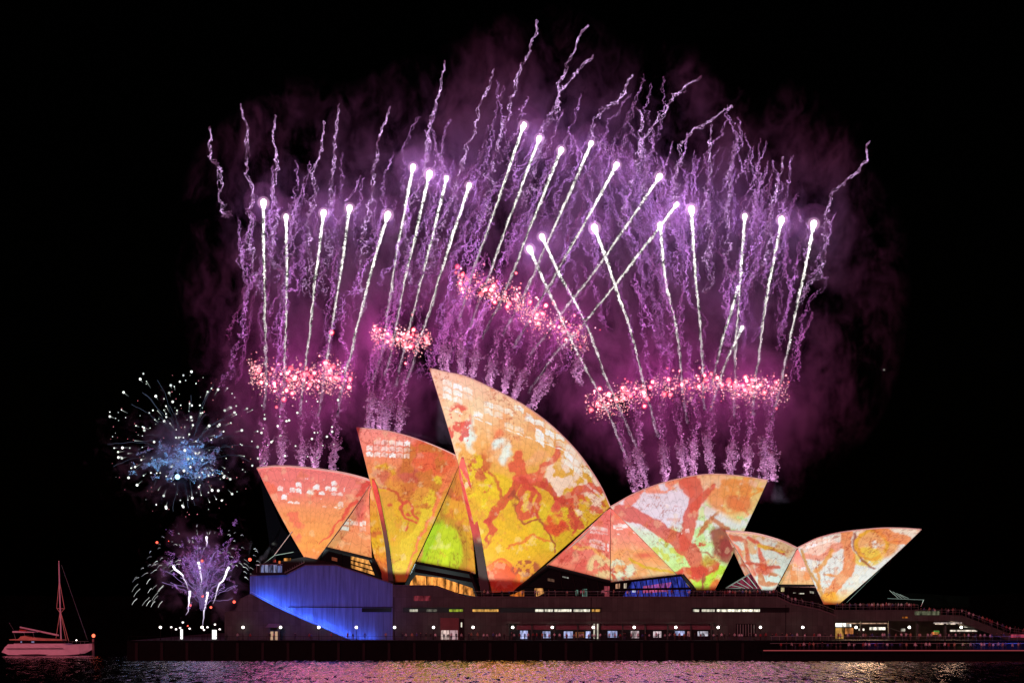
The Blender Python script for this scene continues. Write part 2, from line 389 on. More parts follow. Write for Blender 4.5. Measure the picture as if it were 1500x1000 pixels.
s2, g2, _ = shell('middle concert sail in pink, ochre and orange with a red loop drawn on it',
    [(522, 626), (545, 628), (569, 631), (603, 640), (640, 654), (677, 671)], (575, 852), (594, 852), (4, 2), (3, 0), 25, 10,
    ([(625, (242, 140, 135)), (660, (240, 130, 110)), (700, (225, 130, 60)), (760, (212, 158, 28)), (850, (220, 175, 20))],
     [('noise', (640, 665, 45, 35), 20, .35, (230, 90, 50)), ('noise', (560, 740, 30, 90), 25, .55, OCH),
      ('blob', (558, 694, 13, 11), (205, 95, 75)), ('blob', (598, 697, 18, 14), (200, 85, 70)), ('blob', (603, 708, 9, 16), (196, 80, 55)),
      ('line', [(553, 710), (570, 712), (583, 722), (590, 735)], (2, 3), (190, 60, 35)),
      ('line', [(590, 735), (600, 733), (606, 745), (614, 766), (605, 765), (592, 756), (586, 744), (590, 735)], (2.5, 3), RED),
      ('line', [(566, 741), (574, 743)], (2, 1), RED), ('line', [(597, 750), (603, 752)], (2.5, 1.5), RED), ('line', [(592, 775), (596, 768)], (1.5, 1), RED),
      ('line', [(640, 700), (625, 745), (600, 800), (590, 830)], (5, 9), (228, 185, 40)),
      ('noise', (620, 700, 40, 70), 22, .58, (205, 110, 40)),
      ('line', [(672, 675), (655, 690), (640, 730), (596, 845)], (6, 1.5), (238, 120, 75)),
      ('tile_glints', (536, 641, 600, 668, 11, 9, .05, .8), WHT)], 5), 16)
s3, g3, _ = shell('tallest concert sail, pale pink above and ochre below with red branching shapes',
    [(629, 539), (655, 545), (685, 552), (734, 575), (772, 596), (810, 625), (848, 664), (878, 708), (894, 742)], (717, 868), (752, 866), (9, -4), (0, 0), 25, 8,
    ([(540, (248, 185, 170)), (600, (248, 190, 150)), (650, (240, 165, 95)), (720, (222, 158, 35)), (800, (218, 166, 15)), (868, (235, 120, 40))],
     [('noise', (680, 640, 40, 90), 22, .5, CREAM), ('noise', (760, 640, 60, 50), 26, .5, (240, 160, 110)), ('noise', (850, 700, 60, 60), 14, .5, (248, 205, 190)),
      ('blob', (684, 640, 6, 16), PAL), ('blob', (690, 622, 4, 12), PAL), ('blob', (742, 665, 7, 14), PAL), ('blob', (728, 650, 8, 7), PAL), ('noise', (672, 625, 22, 38), 8, .55, (225, 60, 60)),
      ('noise', (725, 720, 35, 30), 16, .38, (228, 178, 20)), ('noise', (740, 790, 60, 40), 30, .45, (232, 172, 12)), ('noise', (820, 770, 50, 40), 24, .5, YEL),
      ('blob', (704, 687, 18, 22), (205, 95, 45)), ('line', [(712, 690), (720, 710), (707, 722)], (6, 3), (200, 90, 40)),
      ('blob', (729, 635, 6, 7), (240, 125, 85)), ('line', [(760, 668), (757, 690), (765, 705)], (8, 9), (222, 80, 55)),
      ('line', [(790, 705), (765, 707), (745, 725), (728, 748), (718, 762)], (7, 6), RED), ('line', [(718, 762), (722, 775), (712, 795), (700, 812)], (6, 5), RED),
      ('line', [(765, 705), (790, 690), (812, 672), (818, 655)], (8, 5), (226, 90, 70)), ('line', [(790, 705), (803, 712), (812, 730), (815, 745)], (5, 4), RED),
      ('line', [(815, 745), (850, 715), (880, 722)], (8, 5), (222, 80, 62)), ('noise', (850, 750, 45, 32), 12, .52, (214, 68, 50)),
      ('line', [(753, 720), (758, 745), (772, 762), (790, 758), (800, 770), (802, 790), (815, 805)], (2, 2), BRN),
      ('ring', (773, 735, 14, 17, 3), (215, 88, 50)), ('line', [(765, 705), (778, 722), (774, 742), (784, 755)], (5, 3), RED), ('line', [(740, 728), (728, 700), (716, 690)], (3, 2), (200, 90, 40)), ('line', [(812, 732), (834, 742), (848, 760), (838, 778)], (4, 3), RED), ('line', [(748, 800), (770, 785), (800, 795)], (2, 2), (225, 110, 40)), ('blob', (812, 770, 14, 14), (222, 60, 35)), ('blob', (815, 760, 6, 4), YEL),
      ('blob', (727, 845, 30, 18), (228, 70, 20)), ('ring', (727, 850, 34, 26, 2), (245, 110, 30)), ('noise', (770, 832, 24, 14), 6, .5, BRN),
      ('noise', (700, 735, 30, 80), 12, .62, (230, 190, 20)),
      ('tile_glints', (648, 552, 880, 596, 15, 10, .36, .5), WHT), ('tile_glints', (770, 600, 885, 640, 14, 11, .8, .35), WHT)], 9, 11), 26)
s4, g4, _ = shell('large sail facing right, pale green and white with thick red branches',
    [(894, 742), (930, 722), (970, 707), (1013, 697), (1047, 694), (1087, 697), (1125, 703)], (1015, 864), (1047, 864), (0, 0), (2, 0), 25, 8,
    ([(695, (240, 175, 130)), (722, (238, 190, 165)), (760, (222, 212, 212)), (800, (205, 222, 180)), (862, (180, 210, 70))],
     [('noise', (960, 740, 60, 40), 30, .35, (226, 205, 220)), ('noise', (1090, 730, 40, 40), 20, .42, (232, 190, 110)), ('noise', (1060, 780, 50, 60), 14, .55, (190, 215, 140)),
      ('noise', (1040, 850, 40, 30), 12, .45, (178, 205, 25)), ('noise', (980, 800, 30, 30), 9, .5, (200, 200, 80)), ('noise', (1100, 715, 50, 20), 9, .5, (240, 150, 60)),
      ('noise', (1070, 725, 40, 30), 16, .45, (235, 140, 70)), ('noise', (960, 710, 60, 14), 11, .5, (238, 130, 95)),
      ('line', [(905, 745), (935, 758), (965, 773), (990, 788), (1012, 810), (1022, 835)], (9, 13), (212, 82, 68)),
      ('line', [(920, 735), (935, 718), (940, 706)], (8, 7), (230, 115, 95)),
      ('line', [(1002, 795), (1008, 770), (1016, 745), (1020, 722), (1010, 704)], (9, 11), (214, 80, 62)), ('line', [(1018, 745), (1032, 728), (1044, 712)], (7, 3), (218, 84, 64)),
      ('line', [(1010, 722), (1000, 706)], (8, 4), (222, 95, 75)), ('blob', (1080, 735, 20, 12), (226, 120, 66)), ('line', [(1075, 728), (1093, 752)], (5, 2), (226, 120, 66)),
      ('line', [(1030, 775), (1044, 762), (1056, 768), (1062, 775)], (4, 5), (196, 110, 62)), ('line', [(1044, 762), (1052, 748)], (2, 1), (196, 110, 62)), ('line', [(1034, 775), (1022, 782)], (2, 1), (196, 110, 62)),
      ('blob', (1058, 795, 18, 22), (150, 42, 42)), ('blob', (1062, 808, 10, 20), (150, 42, 42)),
      ('line', [(985, 848), (1005, 840), (1030, 835), (1045, 828)], (7, 9), (206, 58, 38)), ('blob', (1038, 822, 12, 8), (190, 150, 50)), ('line', [(1020, 806), (1035, 810), (1048, 816)], (1.2, 1.2), BRN),
      ('line', [(1030, 840), (1030, 862)], (2, 2), BRN), ('blob', (1048, 858, 8, 12), (225, 90, 30)), ('noise', (1025, 795, 12, 6), 4, .5, RED),
      ('line', [(998, 842), (1016, 862)], (4, 4), (214, 70, 50)), ('tile_glints', (985, 770, 1010, 780, 9, 8, .1, .3), WHT)], 13, 7), 20)
s5, g5, _ = shell('small restaurant sail facing left with red branching lines on pale blue',
    [(1063, 777), (1085, 778), (1113, 782), (1147, 792), (1168, 802)], (1116, 864), (1135, 864), (-1, 0), (0, 0), 10, 2,
    ([(775, (238, 160, 120)), (795, (215, 205, 195)), (862, (205, 215, 205))],
     [('noise', (1120, 800, 50, 30), 14, .5, (222, 170, 120)), ('line', [(1070, 785), (1090, 790), (1095, 812), (1105, 840)], (4, 3), (206, 88, 60)),
      ('line', [(1095, 785), (1120, 800), (1150, 810)], (2.5, 2), (206, 70, 50)), ('line', [(1112, 800), (1118, 830)], (2, 5), (214, 80, 50)), ('blob', (1118, 834, 12, 9), (218, 88, 50)),
      ('line', [(1095, 825), (1140, 830)], (2, 3), (200, 76, 50)), ('noise', (1125, 848, 22, 12), 9, .42, (200, 110, 50)), ('line', [(1112, 797), (1128, 804), (1150, 806)], (3, 2), (226, 170, 50)),
      ('line', [(1063, 777), (1113, 862)], (2.2, 2.2), (236, 120, 85))], 17, 5), 8, far=True)
s7, g7, _ = shell('right restaurant sail with its tip pointing right, orange branches on pale lilac',
    [(1168, 802), (1182, 795), (1197, 788), (1222, 781), (1247, 777), (1290, 773), (1320, 773), (1350, 775)], (1207, 885), (1228, 885), (0, 0), (3, 2), 10, 1,
    ([(770, (238, 205, 180)), (800, (225, 212, 208)), (860, (218, 215, 210)), (885, (226, 170, 60))],
     [('noise', (1200, 800, 30, 20), 14, .35, (245, 190, 170)), ('noise', (1285, 795, 36, 26), 16, .33, (232, 150, 70)), ('noise', (1270, 815, 26, 16), 10, .42, (228, 185, 60)),
      ('line', [(1242, 780), (1240, 800), (1246, 815), (1240, 838), (1222, 860), (1212, 878)], (8, 9), (230, 128, 60)), ('line', [(1180, 812), (1205, 818), (1230, 800)], (3, 5), (234, 145, 120)),
      ('line', [(1252, 782), (1254, 805), (1268, 826), (1282, 832)], (2, 2), (150, 60, 40)), ('ring', (1278, 798, 22, 20, 2.5), (228, 160, 50)),
      ('line', [(1196, 838), (1212, 822), (1222, 808)], (2.5, 3), (226, 150, 66)), ('line', [(1200, 840), (1198, 866)], (2, 2), (226, 150, 66)), ('line', [(1210, 838), (1224, 842)], (2, 2), (226, 150, 66)),
      ('line', [(1290, 775), (1308, 785), (1325, 788)], (8, 8), (232, 130, 66)), ('line', [(1175, 806), (1190, 840), (1208, 880)], (2.5, 2.5), (200, 140, 60)),
      ('blob', (1218, 876, 12, 10), (232, 160, 30)), ('tile_glints', (1180, 784, 1222, 804, 8, 7, -.3, .8), WHT)], 21, 6), 14)
# side shells between the sails
SALM = [(740, (240, 120, 105)), (800, (238, 135, 110)), (860, (238, 160, 110))]
patch('pink side shell between the smallest and middle sails', [(546, 704), (512, 750), (474, 802)], [(548, 704), (541, 726), (545, 818)], [25.2, 21, 15], [24.5, 22, 16],
      ([(700, (236, 80, 70)), (750, (240, 130, 100)), (820, (236, 150, 85))], [('blob', (528, 745, 8, 22), (226, 95, 85)), ('tile_glints', (498, 760, 536, 776, 14, 8, .05, .95), WHT)], 4), ribs=4)
patch('yellow and orange side shell strip behind the middle sail edge', [(547, 703), (542, 726), (545, 800), (562, 853)], [(549, 703), (556, 745), (566, 790), (574, 853)], [25, 22, 16, 12], [25, 22, 16, 12],
      ([(700, (238, 110, 70)), (760, (222, 150, 30)), (800, (228, 170, 20)), (825, (228, 120, 30)), (855, (120, 50, 30))], [('line', [(540, 775), (560, 780)], (4, 4), (206, 100, 40))], 6), ribs=3)
patch('side shell with a large yellow-green circle between the middle and tallest sails', [(676, 670), (645, 745), (604, 826)], [(680, 671), (690, 760), (697, 840)], [25.2, 20, 14], [24.8, 20, 14],
      ([(668, (230, 95, 50)), (700, (225, 120, 40)), (760, (220, 160, 25)), (840, (212, 140, 30))],
       [('noise', (670, 740, 40, 40), 20, .5, (206, 115, 35)), ('line', [(655, 715), (668, 728), (690, 730)], (4, 4), (205, 90, 40)), ('blob', (652, 808, 36, 50), (185, 138, 20)), ('blob', (646, 808, 31, 44), GRN),
        ('noise', (646, 815, 28, 22), 12, .55, (205, 212, 18)), ('line', [(668, 675), (655, 695), (612, 815)], (7, 3), (240, 135, 85))], 8, 4), ribs=7)
patch('pink left half of the folded side shell under the central valley', [(893, 744), (846, 787), (801, 830)], [(894, 744), (894, 800), (894, 853)], [25.2, 18, 11], [24.9, 18, 11],
      ([(740, (240, 110, 105)), (790, (240, 125, 115)), (850, (238, 125, 95))],
       [('noise', (850, 810, 40, 30), 16, .5, (226, 90, 80)), ('noise', (880, 830, 22, 22), 8, .48, (240, 205, 150)), ('line', [(845, 800), (868, 806), (888, 815)], (3, 2), (245, 170, 95)),
        ('tile_glints', (862, 768, 893, 780, 30, 7, .1, .9), WHT), ('tile_glints', (862, 786, 892, 800, 26, 7, .25, .9), WHT)], 10, 6), ribs=5)
patch('pink right half of the folded side shell under the central valley', [(894.5, 744), (894.5, 800), (894.5, 853)], [(895, 744), (945, 793), (1000, 842)], [24.9, 18, 11], [25.2, 18, 11],
      ([(740, (240, 115, 110)), (790, (242, 145, 125)), (820, (240, 165, 110)), (850, (232, 205, 150))],
       [('noise', (925, 825, 50, 25), 12, .45, (240, 160, 100)), ('noise', (905, 835, 28, 20), 8, .48, (222, 226, 200)), ('noise', (910, 838, 26, 16), 6, .62, RED), ('line', [(920, 820), (945, 832), (985, 838)], (2, 2), YEL),
        ('blob', (945, 813, 14, 4), (226, 100, 80)), ('tile_glints', (897, 766, 922, 775, 24, 7, -.02, .95), WHT), ('tile_glints', (902, 782, 950, 800, 32, 8, -.08, .8), WHT)], 12, 6), ribs=5)
patch('salmon edge band along the lower right of the tallest sail', [(889, 747), (830, 802), (757, 862)], [(893, 748), (845, 791), (800, 832)], [24.5, 16, 8], [25.0, 17, 11.5], (SALM, [], 2), ribs=1)
patch('salmon edge band along the left of the large right-facing sail', [(896, 748), (945, 793), (1000, 844)], [(900, 746), (955, 797), (1018, 862)], [25.0, 17, 11.5], [24.5, 16, 8], (SALM, [], 3), ribs=1)
patch('pink side shell between the two restaurant sails', [(1168, 804), (1156, 820), (1139, 857)], [(1171, 804), (1182, 825), (1197, 859)], [10.2, 8, 4], [10, 8, 4],
      ([(800, (240, 110, 110)), (825, (242, 165, 145)), (860, (240, 190, 130))], [('noise', (1165, 840, 30, 16), 9, .5, (238, 150, 90)), ('tile_glints', (1160, 828, 1180, 836, 12, 7, .05, .9), WHT)], 14, 4), ribs=4)
# mouth rims of the left-facing sails: red light painted into the inner edge, near black towards the foot
def rim(label, L, Rr, Ya, Yb, cols, seed):
    return patch(label, L, Rr, Ya, Yb, (cols, [], seed), ribs=1, name='mouth_rim', n=40, thick=.3)
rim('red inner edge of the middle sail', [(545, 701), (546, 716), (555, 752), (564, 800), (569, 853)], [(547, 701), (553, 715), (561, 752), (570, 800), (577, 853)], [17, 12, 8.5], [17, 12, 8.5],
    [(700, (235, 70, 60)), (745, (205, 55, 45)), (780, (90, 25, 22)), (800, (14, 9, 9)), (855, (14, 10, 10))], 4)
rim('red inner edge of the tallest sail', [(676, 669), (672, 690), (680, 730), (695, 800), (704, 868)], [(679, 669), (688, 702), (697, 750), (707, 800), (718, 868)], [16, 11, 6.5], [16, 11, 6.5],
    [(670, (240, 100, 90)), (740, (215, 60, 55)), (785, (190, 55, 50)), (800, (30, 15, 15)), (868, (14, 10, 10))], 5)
# ------------------------------------------------------------------ podium
def pr(name, poly, Y0, Y1, mat, parent=house, label=None, **kw):
    b = MB(); b.prism(poly, Y0, Y1); o = b.build(name, mat, parent, **kw)
    if label: o['label'] = label
    return o
podium = pr('podium_wall', [(575, 936.7), (575, 857), (635, 858), (682, 874), (1139, 874), (1160, 884), (1200, 892), (1216, 898), (1222, 901), (1222, 936.7)], 0, 60, M_pod)
bluewall = pr('podium_wall', [(366, 936.7), (366, 843), (420, 841), (447, 827.5), (492, 827.5), (575, 854.5), (575, 936.7)], 3, 60, M_blue, label='blue-lit ribbed podium wall at the left end')
stairblock = pr('stair_parapet', [(329, 936.7), (329, 896), (345, 893), (352, 876), (367, 869), (400, 887), (430, 901), (512, 936.6)], -1.2, .6, M_pod, label='dark parapet of the outer stair rising to the left')
b = MB(); b.tube([W(367, 866, .3), W(430, 898, .3), W(512, 933.8, .3)], .07, 6)
for i in range(15):
    x = 367+i*10.3; y = 869+(936.7-869)*(i/14)**1.0*.985 - (1.5 if 2 < i < 9 else 0); b.tube([W(x, y-.2, .3), W(x, y-3.2, .3)], .04, 5)
b.build('stair_handrail', M_rail, stairblock)
# ribs on the blue wall, panel joints on the podium, coping
b = MB()
for x in range(370, 575, 5):
    y0 = np.interp(x, [366, 420, 447, 492, 575], [843, 841, 827.5, 827.5, 854.5])
    p = W(x, y0+2, 3); b.box(p.x-.05, p.x+.05, 2.93, 3.02, 4.31, p.z)
b.build('vertical_rib', M_blue, bluewall)['kind'] = 'stuff'
b = MB(); b.prism([(422, 888), (422, 889.3), (575, 889.3), (575, 888)], 2.9, 3.02); b.build('ledge', M_dark, bluewall)
pr('window_slot', [(530, 889.8), (530, 896), (573.5, 896), (573.5, 889.8)], 2.88, 3.02, M_glassdark, bluewall)
for x in (866, 1151, 577):
    b = MB(); p = W(x, 875, 0); b.box(p.x-.09, p.x+.09, -.06, .02, 4.31, W(0, 885 if x > 1000 else 874, 0).z); b.build('panel_joint', M_dark, podium)

b = MB()
for x0, x1, y0, y1 in ((575, 635, 856.4, 857.6), (682, 1139, 873, 874.2)):
    b.prism([(x0, y0), (x1, y0), (x1, y1), (x0, y1)], -.25, .4)
b.prism([(635, 857), (682, 873), (682, 874.3), (635, 858.4)], -.25, .4)
b.prism([(366, 842), (420, 840), (447, 826.5), (492, 826.5), (575, 853.5), (575, 855), (492, 828), (447, 828), (420, 841.6), (366, 843.6)], 2.7, 3.4)
b.prism([(1139, 873), (1160, 883), (1200, 891), (1224, 900), (1224, 902), (1200, 893), (1160, 885), (1139, 875)], -.25, .4)
b.build('coping', M_podlite, podium)
# faint pier lines across the granite
M_slotdark = pmat('slot_glass', (.008, .007, .008), .3)
def strip_pieces(par, pieces, Y, name='lit_window'):
    for x0, x1, y0, y1, c, st in pieces:
        key = 'lit_glass_%d_%d_%d_%d' % (int(c[0]*9), int(c[1]*9), int(c[2]*9), int(st*10))
        m = bpy.data.materials.get(key) or lit_mat(key, c, st)
        pr(name, [(x0, y0), (x1, y0), (x1, y1), (x0, y1)], Y, Y+.2, m, par)
def lit_mat(key, c, st):
    """patchy emission: lit rooms behind glass, also light and reflections painted as glow"""
    m = bpy.data.materials.new(key); m.use_nodes = True; t = m.node_tree; t.nodes.clear()
    o = t.nodes.new('ShaderNodeOutputMaterial'); e = t.nodes.new('ShaderNodeEmission'); nz = t.nodes.new('ShaderNodeTexNoise')
    tc = t.nodes.new('ShaderNodeTexCoord'); mp = t.nodes.new('ShaderNodeMapping'); mp.inputs['Scale'].default_value = (1.6, 1.6, .5)
    mr_ = t.nodes.new('ShaderNodeMapRange'); mr_.inputs[1].default_value = .35; mr_.inputs[2].default_value = .65
    mr_.inputs[3].default_value = st*.12; mr_.inputs[4].default_value = st*1.15; nz.inputs['Scale'].default_value = .9; nz.inputs['Detail'].default_value = 4
    t.links.new(tc.outputs['Object'], mp.inputs[0]); t.links.new(mp.outputs[0], nz.inputs[0]); t.links.new(nz.outputs[0], mr_.inputs[0])
    t.links.new(mr_.outputs[0], e.inputs[1]); e.inputs[0].default_value = (*c, 1); t.links.new(e.outputs[0], o.inputs[0])
    m.cycles.emission_sampling = 'NONE'; return m
WW = (1, .93, .75); GG = (.5, .62, .06); OO = (1, .5, .12); BW = (.55, .6, 1.0)
for lab, x0, x1, lit in (('left', 590, 678, [(600, 612, WW, .8), (625, 640, WW, .15), (658, 678, GG, .7)]),
                    ('mid', 691, 731, [(692, 730, OO, .9)]),
                    ('mid', 732, 881, [(784, 796, WW, 1.3), (798, 810, WW, 1), (812, 837, WW, 1.4), (840, 864, WW, 1.1), (867, 879, OO, .9)]),
                    ('right', 1013, 1156, [(1015, 1024, WW, 1.1), (1028, 1047, WW, .8), (1050, 1113, WW, 1.5)])):
    so_ = pr('window_slot', [(x0, 889.5), (x1, 889.5), (x1, 896.5), (x0, 896.5)], -.06, .02, M_slotdark, podium)
    fr = MB(); fr.prism([(x0-.5, 888.8), (x1+.5, 888.8), (x1+.5, 889.5), (x0-.5, 889.5)], -.5, 0); fr.build('slot_hood', M_pod, so_)
    strip_pieces(so_, [(a, c_, 891.8, 895.4, col, st) for a, c_, col, st in lit], -.09)
strip_pieces(podium, [(606, 631, 872, 879.5, (.22, .03, .045), .9)], -.05, 'wall_panel')
# service door beside the lamp
dr = pr('loading_door', [(645, 904.5), (672, 904.5), (672, 936.6), (645, 936.6)], -.1, .02, pmat('door_red_brown', (.16, .06, .05), .6, noise=.2), podium)
strip_pieces(dr, [(646, 658, 922.5, 936, (1, .72, .66), .9), (659, 670.5, 922.5, 936, (.9, .55, .6), .7)], -.15, 'glass_pane')
pr('door', [(673, 905.5), (680, 905.5), (680, 936.6), (673, 936.6)], -.1, .02, M_dark, podium)
# recessed colonnade under a long canopy
pr('canopy', [(741, 913), (741, 909.5), (1046, 909.5), (1046, 913)], -.9, .02, M_pod, podium)
pr('canopy_fascia', [(757, 921.5), (757, 913.1), (1045, 913.1), (1045, 921.5)], -.12, .02, pmat('fascia_red_granite', (.17, .07, .08), .7, noise=.2), podium)
rc = pr('glazed_recess', [(744, 922), (1045, 922), (1045, 936.6), (744, 936.6)], -.05, .02, M_slotdark, podium)
for x in (745, 751, 779, 812, 846, 878, 912, 945, 978, 1012, 1042):
    pr('column', [(x-1, 936.6), (x-1, 913.2), (x+1, 913.2), (x+1, 936.6)], -.7, -.25, M_pod, podium)
strip_pieces(rc, [(762, 773, 923, 935, BW, 1.1), (795, 806, 924, 934, BW, .9), (826, 839, 924, 934, BW, .9), (843, 856, 925, 933, (.7, .25, .1), .35), (858, 865, 924, 934, BW, 1), (890, 904, 923.5, 933, BW, .9),
                  (924, 936, 923.5, 934, (1, .75, .8), .8), (957, 969, 924, 933, (1, .8, .85), .9), (989, 1003, 923.5, 930, BW, 1), (1007, 1012, 924, 932, (.8, .3, .3), .5), (1022, 1037, 924, 931, (.9, .85, 1), 1)], -.1)
wg = pr('grille_window', [(1078, 913), (1107, 913), (1107, 932), (1078, 932)], -.08, .02, M_dark, podium)
b = MB()
for x in range(1080, 1107, 4): b.prism([(x, 914), (x+1, 914), (x+1, 931), (x, 931)], -.16, -.08)
b.build('grille', M_rail, wg)
for i, (x0) in enumerate((673.5, 868, 873)):
    strip_pieces(podium, [(x0+1.5, x0+3.5, 911, 935 if i else 918, WW, .8)], -.14, 'light_panel')
# left end: roof terrace, balcony and stair walls above the blue wall
bal = pr('balcony', [(376, 842), (376, 838.5), (416, 838.5), (420, 841)], 2, 8, M_dark)
strip_pieces(bal, [(382, 387, 827, 838, (.35, .4, .8), .5), (388.5, 393, 827, 838, (.45, .5, .9), .55), (394.5, 399, 827, 838, (.4, .45, .9), .5), (400.5, 405, 827, 838, (.5, .55, 1), .6), (406.5, 413, 828, 838, (.3, .35, .8), .4)], 5, 'balcony_bay_blue_glow')  # blue light on the bays painted as their own emission
b = MB(); b.tube([W(374, 826.5, 4), W(414, 826.5, 4)], .06, 5)
for x in range(376, 416, 5): b.tube([W(x, 826.5, 4), W(x, 838, 4)], .04, 5)
b.tube([W(416, 839, 4), W(446, 823, 4)], .10, 5)
for i in range(9): b.tube([W(418+i*3.4, 839-i*1.85, 4), W(418+i*3.4, 835-i*1.85, 4)], .04, 5)
b.build('railing', M_rail, bal)
pr('roof_wedge', [(368, 841), (372, 832), (383, 826), (447, 815), (470, 820), (500, 828), (447, 829), (420, 842)], 8, 20, M_dark)
strip_pieces(house, [(408, 411, 821, 825, (1, .25, .08), .7), (416, 426, 817, 821, (1, .4, .1), .7), (400, 404, 819, 823, (1, .12, .1), .35)], 7.9, 'lit_window')
# glass walls in the open mouths
M_gl = pmat('tinted_glass', (.002, .002, .003), .08, spec=.15)
g = MB(); 
g.add([W(380, 690, 24), W(412, 770, 18), W(447, 818, 12), W(403, 813, 14), W(395, 800, 20)], [(0, 1, 2, 3, 4)])
gl = g.build('mouth_glass', M_gl, house)
b = MB(); b.tube([W(428, 778, 12), W(402, 812.5, 11)], .09, 5); b.tube([W(402, 813, 11), W(430, 808, 11)], .09, 5); b.tube([W(385, 826, 11), W(402, 813, 11)], .07, 5)
b.build('mullion', M_rail, gl)
g = MB(); g.add([W(1063, 861, 12), W(1100, 839, 12), W(1113, 862, 12)], [(0, 1, 2)]); gl = g.build('glass_canopy', lit_mat('painted_glass_reflection', (.6, .08, .16), .35), house)  # pink reflection painted in as glow of the glass itself
b = MB()
for k in range(5): b.tube([W(1063+8*k, 861-4.5*k, 11.9), W(1085+6*k, 861, 11.9)], .09, 5)
b.tube([W(1063, 861, 11.9), W(1100, 839, 11.9)], .15, 5, None); b.build('mullion', M_rail, gl)
g = MB(); g.add([W(1345, 777, 10), W(1300, 828, 7), W(1232, 884, 2), (W(1232, 884, 2)+Vector((0, 14, 0))), (W(1300, 828, 7)+Vector((0, 6, 0)))], [(0, 1, 2, 3, 4)]); gl = g.build('mouth_glass', M_gl, house)
b = MB(); b.tube([W(1342, 782, 10), W(1240, 882, 3)], .07, 5); b.tube([W(1300, 876, 3), W(1353, 878, 3)], .05, 5); b.tube([W(1353, 878, 3), W(1349, 888, 3)], .05, 5)
for k in range(4): b.tube([W(1303+5*k, 864+k*2, 4), W(1316+5*k, 876, 3)], .05, 5)
b.build('mullion', M_rail, gl)
# foyer windows under the side shells
def foyer(label, poly, Y, lits, bars, barcol=M_dark, frame=None):
    o = pr('foyer_window', poly, Y, Y+.3, M_glassdark, house, label)
    for (pl_, c, st) in lits:
        key = 'foyer_lit_%d' % len(bpy.data.materials)
        pr('lit_interior', pl_, Y-.12, Y-.02, lit_mat(key, c, st), o)
    b = MB()
    for a, c_ , r in bars: b.tube([W(*a, Y-.3), W(*c_, Y-.3)], r, 5)
    if bars: b.build('mullion', barcol, o)
    return o
foyer('low foyer window with orange louvres beneath the smallest sail', [(468, 826), (474, 800), (545, 818), (564, 856)], 13.5,
      [([(514, 814), (540, 820), (549, 842), (514, 831)], (1, .42, .10), 1.0), ([(486, 815), (494, 817), (494, 822), (486, 820)], (.5, .12, .06), .5)],
      [((472, 801), (546, 819), .35), ((546, 818), (564, 856), .45), ((514, 820), (544, 828), .16), ((514, 826), (547, 836), .16), ((500, 810), (500, 830), .12), ((474, 801), (466, 826), .3), ((468, 825), (562, 855), .3)])
foyer('foyer window with a bright orange louvre band beneath the middle sail', [(590, 856), (604, 823), (689, 839), (701, 873), (682, 874), (635, 858)], 12,
      [([(602, 851), (609, 842), (648, 846), (692, 861), (696, 873), (670, 868), (640, 857), (600, 857)], (1, .36, .07), 1.25)],
      [((604, 823), (689, 839), .35), ((689, 839), (702, 873), .5), ((604, 823), (590, 856), .4), ((608, 835), (692, 850), .5), ((625, 844), (625, 856), .14), ((652, 846), (652, 862), .14), ((672, 852), (672, 868), .14)])
foyer('dark foyer windows left of the central valley', [(752, 869), (802, 829), (894, 852), (894, 874), (740, 874)], 8.5,
      [([(783, 861), (795, 861), (797, 868), (786, 874), (783, 868)], (1, .45, .14), .9), ([(745, 872), (768, 863), (768, 874)], (.9, .22, .03), .7), ([(843, 863), (847, 863), (847, 872), (843, 872)], (.25, .5, .4), .5), ([(853, 862), (860, 862), (860, 873), (853, 873)], (.25, .5, .4), .5),
       ([(885, 858), (893, 858), (893, 874), (885, 874)], (.7, .12, .16), .5), ([(824, 843), (833, 845), (833, 847), (824, 845)], (.8, .8, .7), .5), ([(802, 846), (812, 848), (812, 852), (802, 850)], (.3, .15, .1), .4)],
      [((752, 868), (802, 829), .5), ((802, 829), (894, 852), .4), ((820, 835), (826, 874), .1), ((838, 839), (846, 874), .1), ((858, 844), (866, 874), .1), ((874, 848), (880, 874), .1), ((770, 858), (894, 866), .12)])
foyer('blue-lit foyer glass right of the central valley', [(894, 854), (999, 842), (1018, 864), (1018, 874), (894, 874)], 8.5,
      [([(925, 852), (998, 843.5), (1012, 864), (1010, 874), (912, 874)], (.05, .07, .55), .75), ([(942, 858), (984, 852), (978, 866), (942, 868)], (.9, .14, .3), .8), ([(902, 855), (908, 854), (908, 862), (902, 863)], (1, .5, .3), .8),  # the pink patch is a reflection painted as glow
       ([(914, 854), (918, 853.5), (918, 861), (914, 861)], (1, .8, .6), .8), ([(926, 862), (931, 862), (931, 867), (926, 867)], (.8, .85, 1), 1.6)],
      [((894, 854), (999, 842), .3), ((999, 842), (1018, 864), .5), ((894, 863.5), (1012, 861.5), .3)]+[((910+k*9, 852.5-k), (916+k*9, 874), .11) for k in range(11)])
foyer('dark restaurant windows beneath the small side shell', [(1137, 874), (1141, 857), (1197, 857.5), (1210, 892), (1200, 892), (1160, 884)], 4.5,
      [([(1144, 860), (1149, 860), (1149, 866), (1144, 866)], (.9, .75, .4), .8), ([(1162, 867), (1166, 867), (1166, 868.5), (1162, 868.5)], WW, .8), ([(1170, 868), (1178, 868), (1178, 869.5), (1170, 869.5)], WW, .6), ([(1186, 865), (1192, 866), (1192, 869), (1186, 868)], WW, .4)],
      [((1140, 857), (1197, 857.5), .3), ((1197, 857), (1210, 890), .35), ((1155, 858), (1156, 882), .08), ((1170, 858), (1172, 886), .08), ((1185, 858), (1188, 888), .08)])
# terrace infill behind, so no sky shows under the shells
pr('terrace', [(470, 846), (1000, 846), (1000, 874), (470, 874)], 14, 44, M_dark)
pr('terrace', [(1000, 862), (1150, 862), (1225, 893), (1225, 905), (1000, 905)], 12, 44, M_dark)
